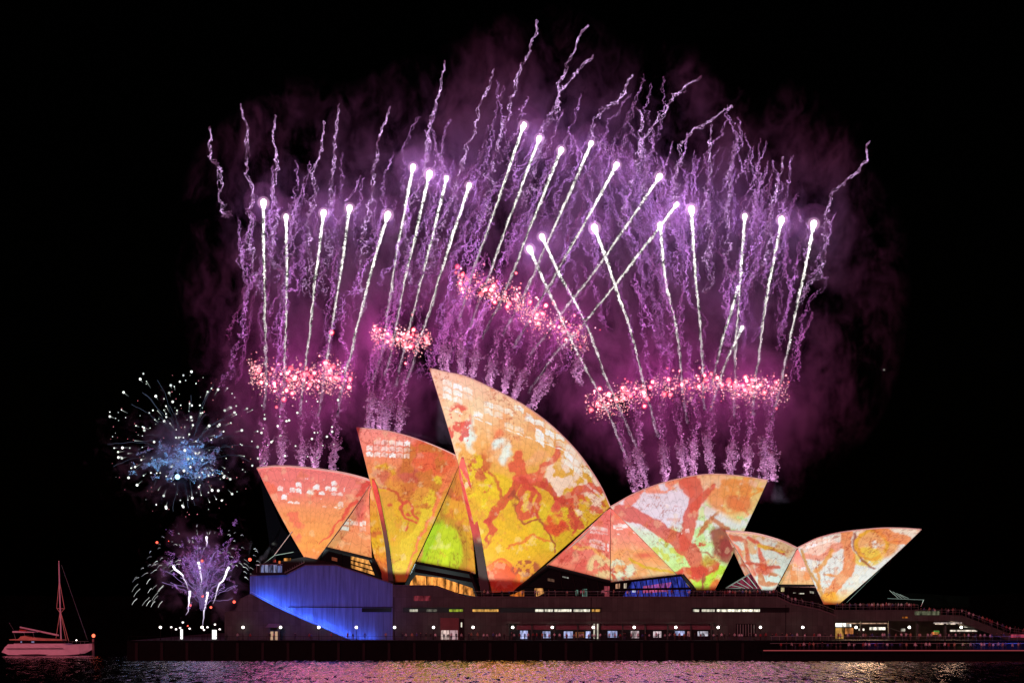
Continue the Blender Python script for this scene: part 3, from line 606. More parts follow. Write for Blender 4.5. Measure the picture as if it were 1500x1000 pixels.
# terrace railing with glass along the podium edge
def railing(pts, Y, h, step, parent, name='terrace_railing'):
    b = MB(); k = (D0+Y)/F; hp = h/k
    b.tube([W(x, y-hp, Y) for x, y in pts], .045, 5); b.tube([W(x, y-hp*.5, Y) for x, y in pts], .025, 4)
    L_ = sum(math.dist(pts[i], pts[i+1]) for i in range(len(pts)-1)); nst = int(L_*k/step)
    xs = np.array([p[0] for p in pts]); ys = np.array([p[1] for p in pts])
    for i in range(nst+1):
        x = xs[0]+(xs[-1]-xs[0])*i/nst; y = float(np.interp(x, xs, ys)); b.tube([W(x, y, Y), W(x, y-hp, Y)], .035, 4)
    return b.build(name, M_rail, parent)
railing([(690, 873.2), (1139, 873.2)], .1, 1.15, 2.4, house)
railing([(1139, 873.2), (1160, 883.5), (1200, 891.5), (1222, 900)], .1, 1.15, 1.6, house)
# right hand concourse: a raised slab over the open undercroft, then stairs down
conc = thing('concourse_bridge', 'raised concourse at the right end with railings above lit bars', 'concourse', (100, 0, 4.31))
pr('deck_slab', [(1222, 893), (1345, 893), (1345, 899.5), (1409, 900.5), (1478, 927), (1510, 931), (1530, 936.6), (1475, 936.6), (1400, 909), (1222, 909)], 0, 40, M_pod, conc)
pr('undercroft_wall', [(1222, 909), (1475, 936), (1475, 936.6), (1222, 936.6)], 14, 16, pmat('undercroft_wall_paint', (.12, .08, .06), .8, noise=.3), conc)
pr('undercroft_wall', [(1222, 909), (1400, 909), (1475, 936.6), (1222, 936.6)], 12, 13, pmat('undercroft_back_paint', (.10, .07, .055), .8, noise=.3), conc)
railing([(1224, 892.5), (1345, 892.5)], .1, 1.15, 1.5, conc, 'railing')
railing([(1340, 900), (1409, 900), (1478, 926.6), (1508, 930.6)], .1, 1.15, 1.5, conc, 'railing')
strip_pieces(conc, [(1224, 1247, 912, 917.5, (1, .95, .85), 2.0), (1224, 1236, 919, 935, OO, .5), (1238, 1250, 919, 928, (1, .35, .1), .6), (1258, 1266, 920, 923, WW, 1.8), (1274, 1297, 918, 922, WW, 2.2), (1320, 1326, 876+44, 924, WW, .5),
                    (1368, 1376, 923, 928, (.2, .6, .1), .5), (1365, 1375, 925, 929, (1, .25, .08), .9), (1392, 1432, 922, 924.4, (1, .85, .7), 1.2), (1370, 1400, 912.3, 914, (1, .8, .6), 1.0), (1412, 1424, 917, 918.5, WW, 1.0)], 6, 'lit_bar_front')
strip_pieces(conc, [(1240, 1300, 911.6, 913.2, (1, .6, .4), .6), (1322, 1330, 902.5, 905, (1, .3, .05), .4), (1478, 1500, 928.6, 933, (1, .12, .22), .45), (1368, 1409, 911, 912.6, (1, .8, .75), .6)], -.12, 'light_strip')
strip_pieces(conc, [(1340, 1376, 894.5, 900.3, (.35, .36, .22), .35)], -.2, 'barrier_panel')
for x in (1262, 1303, 1344, 1385): pr('column', [(x-1.5, 936.6), (x-1.5, 909.2), (x+1.5, 909.2), (x+1.5, 936.6)], 1, 1.8, M_pod, conc)
b = MB(); b.tube([W(1300, 918, 3), W(1335, 930, 3)], .09, 4); b.build('stair_rail', M_rail, conc)
alight('bar_glow', W(1262, 913, 6), W(1262, 936, 3), 900, (1, .62, .35), 9, 2)
alight('bar_glow', W(1410, 914, 6), W(1400, 936, 3), 500, (1, .62, .4), 10, 2)
# blue wash on the left podium wall, from lamps hidden behind the stair parapet
for i, (x, y, p) in enumerate(((384, 884, 900), (412, 898, 950), (440, 911, 950), (470, 924, 900), (496, 934, 700), (535, 936, 250))):
    a = W(x, y, 1.6); alight('blue_wall_wash_fill', a, (a.x, 4.4, a.z+5), p*.5, (.12, .20, 1), 4.4, .3)
for i, x in enumerate((400, 440, 480, 520, 556)):
    a = W(x, 932 if x > 505 else 868+(x-367)*.47, -1.0); alight('blue_wall_wash_fill', W(x, 905, -9), W(x, 866, 3), 150, (.13, .12, 1), 2, 1)  # added blue fill hanging before the wall, no lamp fitted there
# ------------------------------------------------------------------ quay
sw = MB(); sw.box(W(186, 0, -12).x, 330, -12, -11.2, -3, 4.15); o = sw.build('seawall_face', M_sea_wall); tag(o, 'dark stone seawall below the podium promenade, rising from the water', 'seawall'); o.name = 'sea_wall'
b = MB(); b.box(W(186, 0, -12).x, 330, -12.15, -11.0, 4.15, 4.35); b.build('coping', M_sea_wall, o)
for x in range(200, 1118, 37): 
    b = MB() if x == 200 else b
    p = W(x, 950, -12); b.box(p.x-.3, p.x+.3, -12.25, -12, -1, 3.9)
b.build('fender', M_dark, o)
g = MB(); g.box(W(186, 0, -12).x, 330, -11.2, 120, -3, 4.3); o = g.build('promenade', M_deck); o['kind'] = 'structure'
g = MB(); x0 = W(1118, 0, -20).x; g.box(x0, 330, -20, -12.3, 1.9, 2.34); g.box(x0, 330, -19.4, -18.9, -3, 1.9); o = g.build('lower_promenade', M_sea_wall); o['kind'] = 'structure'
g = MB(); g.box(x0, 330, -20.12, -20.0, 2.22, 2.42); o = g.build('edge_light', emis('red_edge_light', (.62, .10, .11), .45)); tag(o, 'long thin red light strip along the edge of the lower promenade', 'light strip')
g = MB(); g.box(W(1128, 0, -12.3).x, 330, -12.35, -12.26, 3.7, 3.8); 
for x in range(1130, 1500, 12): p = W(x, 940, -12.3); g.tube([(p.x, -12.3, 4.3), (p.x, -12.3, 5.35)], .03, 4)
g.box(W(1128, 0, -12.3).x, 330, -12.33, -12.27, 5.3, 5.37); o = g.build('quay_railing', M_rail); tag(o, 'thin railing along the upper edge of the right promenade', 'railing')
for x, p, c_ in ((1285, 60, (.35, .12, 1)), (1415, 40, (.9, .8, .3)), (1440, 120, (.05, .12, 1)), (1465, 150, (.04, .1, 1)), (1490, 150, (.04, .1, 1))):
    a = W(x, 944, -14.0); alight('wall_washer', (a.x, -13.6, 2.6), (a.x, -12, 3.6), p, c_, 3, .2)
g = MB(); g.tube([(W(188, 0, -11.5).x, -11.5, 5.3), (W(1125, 0, -11.5).x, -11.5, 5.3)], .03, 4)
for i in range(70):
    x = W(188+i*13.5, 0, -11.5).x; g.tube([(x, -11.5, 4.3), (x, -11.5, 5.3)], .03, 4)
o = g.build('quay_railing', M_dark); tag(o, 'dark low railing along the edge of the main promenade', 'railing')
# ------------------------------------------------------------------ street lamps
def lamp(first=[None]):
    t = thing('street_lamp', '', 'street lamp', (0, 0, 0))
    b = MB(); b.tube([(0, 0, 0), (0, 0, .4), (0, 0, .42), (0, 0, 2.6)], [.12, .11, .06, .05], 8); b.build('pole', M_dark, t)
    b = MB(); b.tube([(0, 0, 2.55), (0, 0, 2.68)], [.10, .14], 8); b.build('collar', M_dark, t)
    b = MB(); b.ball((0, 0, 2.95), .30, n=14, m=9); b.build('globe', M_lampglobe, t, smooth=True); return t
def copy_tree(o, parent=None):
    c = o.copy(); coll.objects.link(c); c.parent = parent
    for ch in list(o.children): copy_tree(ch, c)
    return c
proto = lamp(); ORD = ['first', 'second', 'third', 'fourth', 'fifth', 'sixth', 'seventh', 'eighth', 'ninth', 'tenth', 'eleventh', 'twelfth', 'thirteenth', 'fourteenth', 'fifteenth', 'sixteenth', 'seventeenth', 'eighteenth', 'nineteenth', 'twentieth', 'twenty-first', 'twenty-second', 'twenty-third', 'twenty-fourth', 'twenty-fifth']
LX = [235, 296, 356, 411, 467, 522, 578, 635, 693, 751, 809, 869, 929, 990, 1052, 1114, 1176, 1254, 1332, 1408]
LD = ['standing alone on the dark left end of the promenade', 'among the bright panels at the left end of the quay', 'in front of the dark stair parapet', 'beside the small doorway hood near the blue wall', 'at the lower part of the blue-lit wall stair', 'in front of the blue-lit wall', 'at the corner where the blue wall meets the brown podium', 'left of the red-brown loading door', 'right of the red-brown loading door', 'at the left end of the glazed colonnade', 'before the colonnade, between its second and third windows', 'at the thin dark joint in the podium wall', 'before the pink-lit window of the colonnade', 'before the colonnade, second from its right end', 'at the right end of the glazed colonnade', 'right of the grille window', 'on the last bare stretch of podium before the bars', 'in front of the white-lit bar opening', 'before the dark middle of the undercroft', 'before the shallow end of the undercroft, rightmost of the row']
for i, (x, d) in enumerate(zip(LX, LD)):
    o = proto if i == 0 else copy_tree(proto)
    p = W(x, 930, -3); o.location = (p.x, -3, 4.31); o['label'] = 'globe street lamp '+d; o['group'] = 'globe lamps along the promenade'
# doorway hood by the dark stair wall
t = thing('kiosk', 'small dark kiosk with a lit doorway beside the stair parapet', 'kiosk', tuple(W(401, 936, -2.5)*1) if False else (W(401, 0, -2.5).x, -2.5, 4.31))
X = W(401, 0, -2.5).x
b = MB(); b.box(X-1.4, X-.9, -2.6, -1.3, 4.31, 7.2); b.box(X+.9, X+1.4, -2.6, -1.3, 4.31, 7.2); b.box(X-.9, X+.9, -1.6, -1.3, 4.31, 7.2); b.build('wall', M_pod, t)
b = MB(); b.add([(X-1.9, -3, 7.2), (X+1.9, -3, 7.2), (X+1.9, -1.3, 7.2), (X-1.9, -1.3, 7.2), (X-1.2, -2.6, 8.1), (X+1.2, -2.6, 8.1), (X+1.2, -1.3, 8.1), (X-1.2, -1.3, 8.1)], [(0, 1, 2, 3), (4, 7, 6, 5), (0, 4, 5, 1), (2, 6, 7, 3), (0, 3, 7, 4), (1, 5, 6, 2)]); b.build('roof', M_podlite, t)
b = MB(); b.box(X-.85, X-.2, -1.72, -1.62, 4.35, 6.3); b.box(X+.2, X+.85, -1.72, -1.62, 4.35, 6.3); b.build('lit_doorway', emis('kiosk_light', (.9, .55, .35), .6), t)
# bright panels and small floodlights on the left quay
for x, w_, y0, y1, lab in ((266, 3.5, 921, 935.5, 'narrow bright white light panel standing on the left quay'), (314, 6.5, 922, 935.5, 'wide bright white light panel standing on the left quay')):
    p = W(x, 936, -5); t = thing('light_panel', lab, 'light panel', (p.x, -5, 4.31))
    k = .156; b = MB(); b.box(p.x-w_*k/2, p.x+w_*k/2, -5.05, -4.95, W(0, y1, -5).z, W(0, y0, -5).z); b.build('screen', emis('panel_screen', (1, .97, .95), 1.6, True) if 'panel_screen' not in bpy.data.materials else bpy.data.materials['panel_screen'], t)
    b = MB(); b.box(p.x-w_*k/2-.1, p.x+w_*k/2+.1, -4.94, -4.7, 4.31, W(0, y0-1, -5).z); b.build('back_frame', M_dark, t)
FL = [(251, 918, 'leftmost'), (258, 921, 'second from the left'), (264, 919, 'third from the left'), (268, 911, 'above the narrow panel'), (278, 920, 'between the two white panels'), (299, 922, 'left of the wide panel'), (304, 918, 'close above left of the wide panel'), (315, 914, 'above the wide panel'), (322, 921, 'right of the wide panel')]
M_fl = emis('floodlight_lens', (1, .93, .9), 3, True)
for x, y, lab in FL:
    p = W(x, y, -4); t = thing('floodlight', 'small white floodlight on the left quay, '+lab, 'floodlight', (p.x, -4, 4.31), 'floodlights on the left quay')
    b = MB(); b.tube([(p.x, -4, 4.31), (p.x, -4, p.z-.2)], .04, 5); b.build('stand', M_dark, t)
    b = MB(); b.box(p.x-.3, p.x+.3, -4.1, -3.8, p.z-.22, p.z+.22); b.build('housing', M_dark, t)
    b = MB(); b.box(p.x-.2, p.x+.2, -4.16, -4.11, p.z-.15, p.z+.15); b.build('lens', M_fl, t)
# ------------------------------------------------------------------ water
def water_mat():
    m = bpy.data.materials.new('harbour_water'); m.use_nodes = True; t = m.node_tree; b = t.nodes['Principled BSDF']
    b.inputs['Base Color'].default_value = (.03, .022, .028, 1); b.inputs['Roughness'].default_value = .08; b.inputs['IOR'].default_value = 1.5
    tc = t.nodes.new('ShaderNodeTexCoord'); acc = None        # facet slopes straight from vector noise, so they hold at grazing view
    for sc, det, k, rot in (((.75, .12, 1), 3, .80, 3), ((.22, .06, 1), 2, .16, -8), ((2.4, .35, 1), 2, .45, 6)):
        mp = t.nodes.new('ShaderNodeMapping'); mp.inputs['Scale'].default_value = sc; mp.inputs['Rotation'].default_value = (0, 0, R(rot))
        nz = t.nodes.new('ShaderNodeTexNoise'); nz.inputs['Scale'].default_value = 1; nz.inputs['Detail'].default_value = det; nz.inputs['Distortion'].default_value = .5
        sb = t.nodes.new('ShaderNodeVectorMath'); sb.operation = 'SUBTRACT'; sb.inputs[1].default_value = (.5, .5, .5)
        ml = t.nodes.new('ShaderNodeVectorMath'); ml.operation = 'MULTIPLY'; ml.inputs[1].default_value = (k*WK*.8, k*WK*1.2, 0)
        t.links.new(tc.outputs['Object'], mp.inputs[0]); t.links.new(mp.outputs[0], nz.inputs[0]); t.links.new(nz.outputs['Color'], sb.inputs[0]); t.links.new(sb.outputs[0], ml.inputs[0])
        if acc is not None:
            ad = t.nodes.new('ShaderNodeVectorMath'); ad.operation = 'ADD'; t.links.new(acc, ad.inputs[0]); t.links.new(ml.outputs[0], ad.inputs[1]); acc = ad.outputs[0]
        else: acc = ml.outputs[0]
    # at a grazing view only the faces tilted to the viewer's shore are seen, the others hide behind the crests
    sx = t.nodes.new('ShaderNodeSeparateXYZ'); t.links.new(acc, sx.inputs[0]); ab = t.nodes.new('ShaderNodeMath'); ab.operation = 'ABSOLUTE'; t.links.new(sx.outputs[1], ab.inputs[0])
    ng = t.nodes.new('ShaderNodeMath'); ng.operation = 'MULTIPLY_ADD'; ng.inputs[1].default_value = -1; ng.inputs[2].default_value = -.015; t.links.new(ab.outputs[0], ng.inputs[0])
    cx = t.nodes.new('ShaderNodeCombineXYZ'); t.links.new(sx.outputs[0], cx.inputs[0]); t.links.new(ng.outputs[0], cx.inputs[1])
    ad = t.nodes.new('ShaderNodeVectorMath'); ad.operation = 'ADD'; ad.inputs[1].default_value = (0, 0, 1); t.links.new(cx.outputs[0], ad.inputs[0])
    nm = t.nodes.new('ShaderNodeVectorMath'); nm.operation = 'NORMALIZE'; t.links.new(ad.outputs[0], nm.inputs[0])
    N_ = nm.outputs[0]; t.nodes.remove(b); out = [q for q in t.nodes if q.type == 'OUTPUT_MATERIAL'][0]
    df = t.nodes.new('ShaderNodeBsdfDiffuse'); df.inputs[0].default_value = (.02, .014, .018, 1)
    gl_ = t.nodes.new('ShaderNodeBsdfGlossy'); gl_.inputs['Color'].default_value = (.95, .90, .92, 1); gl_.inputs['Roughness'].default_value = .10
    fz = t.nodes.new('ShaderNodeFresnel'); fz.inputs[0].default_value = 1.5
    mf = t.nodes.new('ShaderNodeMapRange'); mf.inputs[3].default_value = .85; mf.inputs[4].default_value = 1.0; t.links.new(fz.outputs[0], mf.inputs[0])
    mx = t.nodes.new('ShaderNodeMixShader'); t.links.new(mf.outputs[0], mx.inputs[0]); t.links.new(df.outputs[0], mx.inputs[1]); t.links.new(gl_.outputs[0], mx.inputs[2])
    for q in (gl_, fz): t.links.new(N_, q.inputs['Normal'])
    t.links.new(mx.outputs[0], out.inputs[0]); return m
WK = 2.2
g = MB(); g.add([(-4000, -900, 0), (4000, -900, 0), (4000, 4500, 0), (-4000, 4500, 0)], [(0, 1, 2, 3)])
o = g.build('water', water_mat()); o['kind'] = 'structure'
g = MB(); r0 = random.Random(2); P = [(-900, -2)]
for i in range(120): x = -900+i*16; P.append((x, 13+5*vnoise(np.array([i*.31]), np.array([1.0]))[0]+2*r0.random()))
P.append((1010, -2)); V = [(x, 150, z) for x, z in P]+[(x, 230, z*1.0) for x, z in P]; m_ = len(P)
g.add(V, [(i, i+1, i+1+m_, i+m_) for i in range(m_-1)]+[tuple(range(m_))]); o = g.build('far_shore_hills', pmat('dark_wooded_shore', (.0012, .0015, .0010), 1, noise=.5, spec=0, noisescale=.2)); o['kind'] = 'structure'
# ------------------------------------------------------------------ catamaran
YB = 25.0
cat = thing('catamaran', 'moored sailing catamaran with bare mast and furled sail on dark water at the left', 'sailboat', tuple(Vector((W(70, 0, YB).x, YB, 0))))
M_hull = pmat('gelcoat_hull', (.82, .80, .78), .3, noise=.08); M_bottom = pmat('antifouling_paint', (.01, .008, .01), .6)
M_canvas = pmat('sail_cover_canvas', (.75, .45, .25), .8, noise=.2); M_boatred = pmat('red_canvas', (.5, .06, .03), .8)
def hull(Yc):
    b = MB(); st = [(7.5, 954, 954.5, .25), (13, 947, 956, .9), (18, 942.5, 958, 1.1), (60, 942, 959, 1.15), (99, 942, 958.5, 1.05), (101, 943.5, 958.5, 1.0), (120, 943, 957, .65), (133.5, 942, 950, .06)]
    V = []
    for x, yt, yb, hw in st:
        T = W(x, yt, YB); Bm = W(x, yb, YB); V += [(T.x, Yc-hw, T.z), (T.x, Yc+hw, T.z), (T.x, Yc+hw*.55, Bm.z), (T.x, Yc-hw*.55, Bm.z)]
    Fc = [(i*4+k, i*4+(k+1) % 4, i*4+4+(k+1) % 4, i*4+4+k) for i in range(len(st)-1) for k in range(4)]+[(3, 2, 1, 0), tuple(len(V)-4+k for k in range(4))]
    b.add(V, Fc); h = b.build('hull', M_hull, cat)
    b = MB()
    b.tube([W(16, 949.2, YB)+Vector((0, Yc-YB-1.14, 0)), W(98, 948.8, YB)+Vector((0, Yc-YB-1.12, 0))], .09, 5); b.build('rubbing_strake', M_dark, h)
    b = MB(); b.tube([(W(15, 0, YB).x, Yc, .5), (W(60, 0, YB).x, Yc, .3), (W(122, 0, YB).x, Yc, .6)], [.55, .8, .2], 8); b.build('keel', M_bottom, h)
hull(YB-3); hull(YB+3)
b = MB(); b.prism([(20, 947), (20, 942), (96, 942), (98, 946)], YB-3, YB+3); b.build('bridge_deck', M_hull, cat)
b = MB(); b.prism([(14, 937), (13, 935.8), (26, 935.5), (30, 931.5), (36, 930.6), (42, 932.5), (60, 934.5), (90, 936), (92, 938)], YB-2, YB+2); b.build('cabin_roof', M_canvas, cat)
cb = MB(); cb.prism([(20, 942), (22, 937.5), (90, 937.8), (97, 942)], YB-2.3, YB+2.3); cbo = cb.build('cabin', pmat('smoked_saloon_glass', (.012, .01, .014), .15), cat)
b = MB()
for x in (30, 46, 48): b.prism([(x, 940.5), (x, 938.6), (x+2, 938.6), (x+2, 940.5)], YB-2.4, YB-2.3)
b.build('window', emis('cabin_light', (.4, .4, .7), .5), cbo)
b = MB(); b.prism([(18, 926), (18, 923.6), (50, 925), (50, 926)], YB-2, YB+2); b.build('bimini', M_hull, cat)
b = MB(); b.prism([(27, 924), (28, 921.5), (37, 922), (39, 924.5)], YB-1, YB+1); b.build('helm_cover', M_boatred, cat)
b = MB(); 
for x in (20, 35, 48): b.tube([W(x, 925.5, YB-1.9), W(x+3, 936, YB-1.9)], .05, 5)
b.tube([W(23, 936, YB-1.9), W(51, 936, YB-1.9)], .05, 5); b.build('bimini_frame', M_rail, cat)
b = MB(); b.tube([W(86.3, 821, YB), W(87, 848, YB), W(89.5, 938, YB)], [.14, .17, .2], 8); ms = b.build('mast', M_hull, cat)
b = MB(); b.tube([W(29, 918, YB), W(86, 930, YB)], [.2, .22], 8); b.build('boom', M_hull, cat)
b = MB()
for P in ([(87, 849), (83, 890), (88, 897)], [(87, 849), (94.5, 891), (89, 897)], [(88, 896), (82, 934)], [(88.5, 896), (97, 938)], [(89, 896), (100.5, 938)], [(83, 890.5), (94.5, 891)]):
    b.tube([W(x, y, YB) for x, y in P], .075, 4)
b.build('shroud', pmat('lit_rigging', (.85, .6, .4), .4), ms)
b = MB(); b.tube([W(90, 827, YB), W(128, 936, YB)], .05, 4); b.build('forestay', M_rail, ms)
b = MB(); b.tube([W(13, 911, YB), W(20, 922, YB)], .04, 4); b.build('antenna', M_rail, cat)
b = MB()
for x in range(100, 130, 6): b.tube([W(x, 943, YB-3.2), W(x, 939, YB-3.2)], .03, 4)
b.tube([W(100, 939, YB-3.2), W(130, 938.5, YB-3.2)], .03, 4); b.build('guard_rail', M_rail, cat)
b = MB(); b.ball(W(112, 937, YB-3), .14, n=8, m=6); b.build('deck_light', M_lampglobe, cat)
bx = W(136.5, 0, 26).x
t = thing('navigation_beacon', 'red-lit navigation beacon on a post just ahead of the catamaran bow', 'beacon', (bx, 26, 0))
b = MB(); b.tube([(bx, 26, -1), (bx, 26, W(0, 935, 26).z)], [.35, .25], 8); b.build('post', pmat('beacon_post', (.35, .2, .18), .7, noise=.3), t)
b = MB(); b.tube([(bx, 26, W(0, 941, 26).z), (bx, 26, W(0, 940, 26).z)], [.8, .8], 8); b.build('platform', M_dark, t)
b = MB(); b.ball(W(137, 930.5, 26), .42, n=10, m=7, sz=1.1); b.build('red_lamp', emis('red_lamp', (1, .16, .08), 2.2, True), t)
# ------------------------------------------------------------------ people
def person_mesh(name, pose, s=1.0):
    """one continuous skinned body; arms and legs follow the pose"""
    J = dict(pel=(0, 0, .95), wst=(0, 0, 1.12), chs=(0, 0, 1.36), nek=(0, 0, 1.50), hd0=(0, -.01, 1.60), hd1=(0, -.015, 1.72),
             hL=(-.10, 0, .90), kL=(-.11, -.02, .50), aL=(-.12, 0, .08), tL=(-.13, -.14, .04), hR=(.10, 0, .90), kR=(.11, -.02, .50), aR=(.12, 0, .08), tR=(.13, -.14, .04),
             sL=(-.19, 0, 1.42), eL=(-.25, .02, 1.14), wL=(-.25, -.06, .88), gL=(-.25, -.08, .80), sR=(.19, 0, 1.42), eR=(.25, .02, 1.14), wR=(.25, -.06, .88), gR=(.25, -.08, .80))
    J.update(pose)
    Rd = dict(pel=.15, wst=.135, chs=.165, nek=.06, hd0=.095, hd1=.09, hL=.10, kL=.065, aL=.045, tL=.04, hR=.10, kR=.065, aR=.045, tR=.04, sL=.07, eL=.047, wL=.033, gL=.035, sR=.07, eR=.047, wR=.033, gR=.035)
    E = [('pel', 'wst'), ('wst', 'chs'), ('chs', 'nek'), ('nek', 'hd0'), ('hd0', 'hd1')]
    for q in 'LR': E += [('pel', 'h'+q), ('h'+q, 'k'+q), ('k'+q, 'a'+q), ('a'+q, 't'+q), ('chs', 's'+q), ('s'+q, 'e'+q), ('e'+q, 'w'+q), ('w'+q, 'g'+q)]
    K = list(J); me = bpy.data.meshes.new('skeleton'); me.from_pydata([J[k] for k in K], [(K.index(a), K.index(b_)) for a, b_ in E], [])
    o = bpy.data.objects.new('tmp', me); coll.objects.link(o); md = o.modifiers.new('s', 'SKIN'); md.use_smooth_shade = True
    for i, k in enumerate(K): me.skin_vertices[0].data[i].radius = (Rd[k], Rd[k]*.85); me.skin_vertices[0].data[i].use_root = (k == 'pel')
    ms_ = o.modifiers.new('u', 'SUBSURF'); ms_.levels = 1
    dg = bpy.context.evaluated_depsgraph_get(); ev = o.evaluated_get(dg); m2 = bpy.data.meshes.new_from_object(ev)
    bpy.data.objects.remove(o); m2.name = name
    for v in m2.vertices: v.co *= s
    m2.materials.clear()
    for m in (M_top, M_trs, M_skin, M_hair): m2.materials.append(m)
    for p in m2.polygons:
        c = p.center/s; p.use_smooth = True
        hand = min((c-Vector(J['gL'])).length, (c-Vector(J['gR'])).length) < .075
        if c.z > 1.53: p.material_index = 3 if (c.z > 1.73 or c.y > .02) else 2
        elif hand: p.material_index = 2
        elif c.z < .98 and abs(c.x) < .2: p.material_index = 1
        else: p.material_index = 0
    return m2
def cloth(name, cols):
    m = bpy.data.materials.new(name); m.use_nodes = True; t = m.node_tree; b = t.nodes['Principled BSDF']; oi = t.nodes.new('ShaderNodeObjectInfo')
    cr = t.nodes.new('ShaderNodeValToRGB'); cr.color_ramp.interpolation = 'CONSTANT'; e = cr.color_ramp.elements
    while len(e) < len(cols): e.new(.5)
    for i, c in enumerate(cols): e[i].position = i/len(cols); e[i].color = (*c, 1)
    t.links.new(oi.outputs['Random'], cr.inputs[0]); t.links.new(cr.outputs[0], b.inputs['Base Color']); b.inputs['Roughness'].default_value = .9; return m
M_top = cloth('jacket_cloth', [(.03, .03, .04), (.55, .6, .55), (.02, .02, .02), (.7, .8, .75), (.3, .05, .05), (.06, .1, .3), (.8, .85, .8), (.02, .03, .03), (.5, .35, .2)])
M_trs = cloth('trouser_cloth', [(.02, .02, .03), (.05, .06, .1), (.03, .03, .03), (.12, .10, .08)])
M_skin = pmat('skin', (.45, .27, .2), .6); M_hair = cloth('hair', [(.02, .012, .01), (.05, .03, .02), (.12, .08, .04)])
poses = [('standing with arms down', {}),
         ('raising a phone', dict(eR=(.24, -.20, 1.22), wR=(.12, -.32, 1.48), gR=(.08, -.34, 1.56))),
         ('leaning on a rail', dict(chs=(0, -.10, 1.34), nek=(0, -.14, 1.47), hd0=(0, -.18, 1.56), hd1=(0, -.19, 1.68), sL=(-.19, -.11, 1.40), sR=(.19, -.11, 1.40), eL=(-.26, -.22, 1.16), wL=(-.18, -.42, 1.10), gL=(-.14, -.48, 1.10), eR=(.26, -.22, 1.16), wR=(.18, -.42, 1.10), gR=(.14, -.48, 1.10))),
         ('walking', dict(kL=(-.11, -.22, .52), aL=(-.12, -.26, .1), tL=(-.12, -.4, .07), kR=(.11, .10, .52), aR=(.12, .38, .16), tR=(.13, .30, .06), eL=(-.25, .16, 1.16), wL=(-.24, .14, .92), gL=(-.24, .12, .84), eR=(.25, -.12, 1.14), wR=(.23, -.30, .98), gR=(.23, -.34, .92)))]
PM = [(d, person_mesh('person_body', p)) for d, p in poses]
pr_ = random.Random(5)
def crowd(n_, xr, Y, zf, where, group, dens=None, face=0):
    for i in range(n_):
        x = xr[0]+(xr[1]-xr[0])*((i+pr_.random())/n_); yy = Y+pr_.uniform(0, 1)*(dens or .6)
        d, me = PM[pr_.choices(range(4), [5, 2, 3, 2])[0]]
        o = bpy.data.objects.new('person', me); coll.objects.link(o); p = W(x, 900, yy)
        o.location = (p.x, yy, zf(x)); o.rotation_euler = (0, 0, pr_.uniform(-.9, .9)+(math.pi if pr_.random() < .3 else 0)); k = pr_.uniform(.9, 1.06); o.scale = (k, k, k)
        tag(o, f'person {d} {where}', 'person', f'{group}, {d}')
ter = lambda x: W(x, float(np.interp(x, [1139, 1160, 1200, 1225], [874, 884, 892, 901])), 0).z
crowd(22, (700, 1010), .9, lambda x: W(x, 874, 0).z-.02, 'at the terrace railing under the big sails', 'spectators at the terrace railing')
crowd(30, (1015, 1138), .7, lambda x: W(x, 874, 0).z-.02, 'at the terrace railing below the gap between the sails', 'spectators at the terrace railing by the restaurant')
crowd(11, (1142, 1215), .6, ter, 'on the terrace stair going down beside the restaurant sails', 'spectators on the terrace stair')
crowd(30, (1226, 1342), .6, lambda x: W(0, 893, 0).z, 'at the railing of the concourse right of the sails', 'spectators on the concourse')
crowd(26, (1345, 1500), .6, lambda x: W(x, float(np.interp(x, [1345, 1409, 1478, 1510], [900, 901, 927, 931])), 0).z, 'on the concourse stair descending at the far right', 'spectators on the concourse stair')
crowd(12, (340, 570), -9, lambda x: 4.31, 'on the promenade before the blue wall', 'people on the left promenade', 5)
crowd(22, (585, 745), -9, lambda x: 4.31, 'on the promenade before the brown podium', 'people on the middle promenade', 5)
crowd(48, (745, 1060), -9, lambda x: 4.31, 'on the promenade before the glazed colonnade', 'people before the colonnade', 6)
crowd(24, (1060, 1220), -10, lambda x: 4.31, 'on the promenade right of the colonnade', 'people on the right promenade', 6)
crowd(44, (1225, 1480), -10, lambda x: 4.31, 'in the crowd in front of the lit bars', 'people before the bars', 8)
crowd(52, (1140, 1500), -19, lambda x: 2.34, 'on the lower promenade above the red light strip', 'people on the lower promenade', 3)
# ------------------------------------------------------------------ fireworks
fr = np.random.default_rng(5)
YF = 52.0
def wig(P, n_, amp, sc, seed, y=YF, grow=0.0):
    """points of a wavering line through photo points, with octaves of sideways noise (metres)"""
    Q = smooth_poly(P, n_); k = (D0+y)/F; s = np.arange(n_)*1.0
    L_ = np.concatenate([[0], np.cumsum(np.hypot(*np.diff(Q, axis=0).T))])*k
    g_ = 1+grow*np.linspace(0, 1, n_)
    dx = (fbm(L_, L_*0, sc, seed, 4)-.5)*2*amp*g_; dz = (fbm(L_, L_*0, sc*.8, seed+40, 4)-.5)*2*amp*.7*g_; dy = (fbm(L_, L_*0, sc, seed+80, 3)-.5)*2*amp*g_
    return [W(q[0], q[1], y)+Vector((a, b_, c_)) for q, a, b_, c_ in zip(Q, dx, dy, dz)], L_
OC = np.array([(1, 0, 0), (-1, 0, 0), (0, 1, 0), (0, -1, 0), (0, 0, 1), (0, 0, -1)], float)
OF = np.array([(0, 2, 4), (2, 1, 4), (1, 3, 4), (3, 0, 4), (2, 0, 5), (1, 2, 5), (3, 1, 5), (0, 3, 5)])
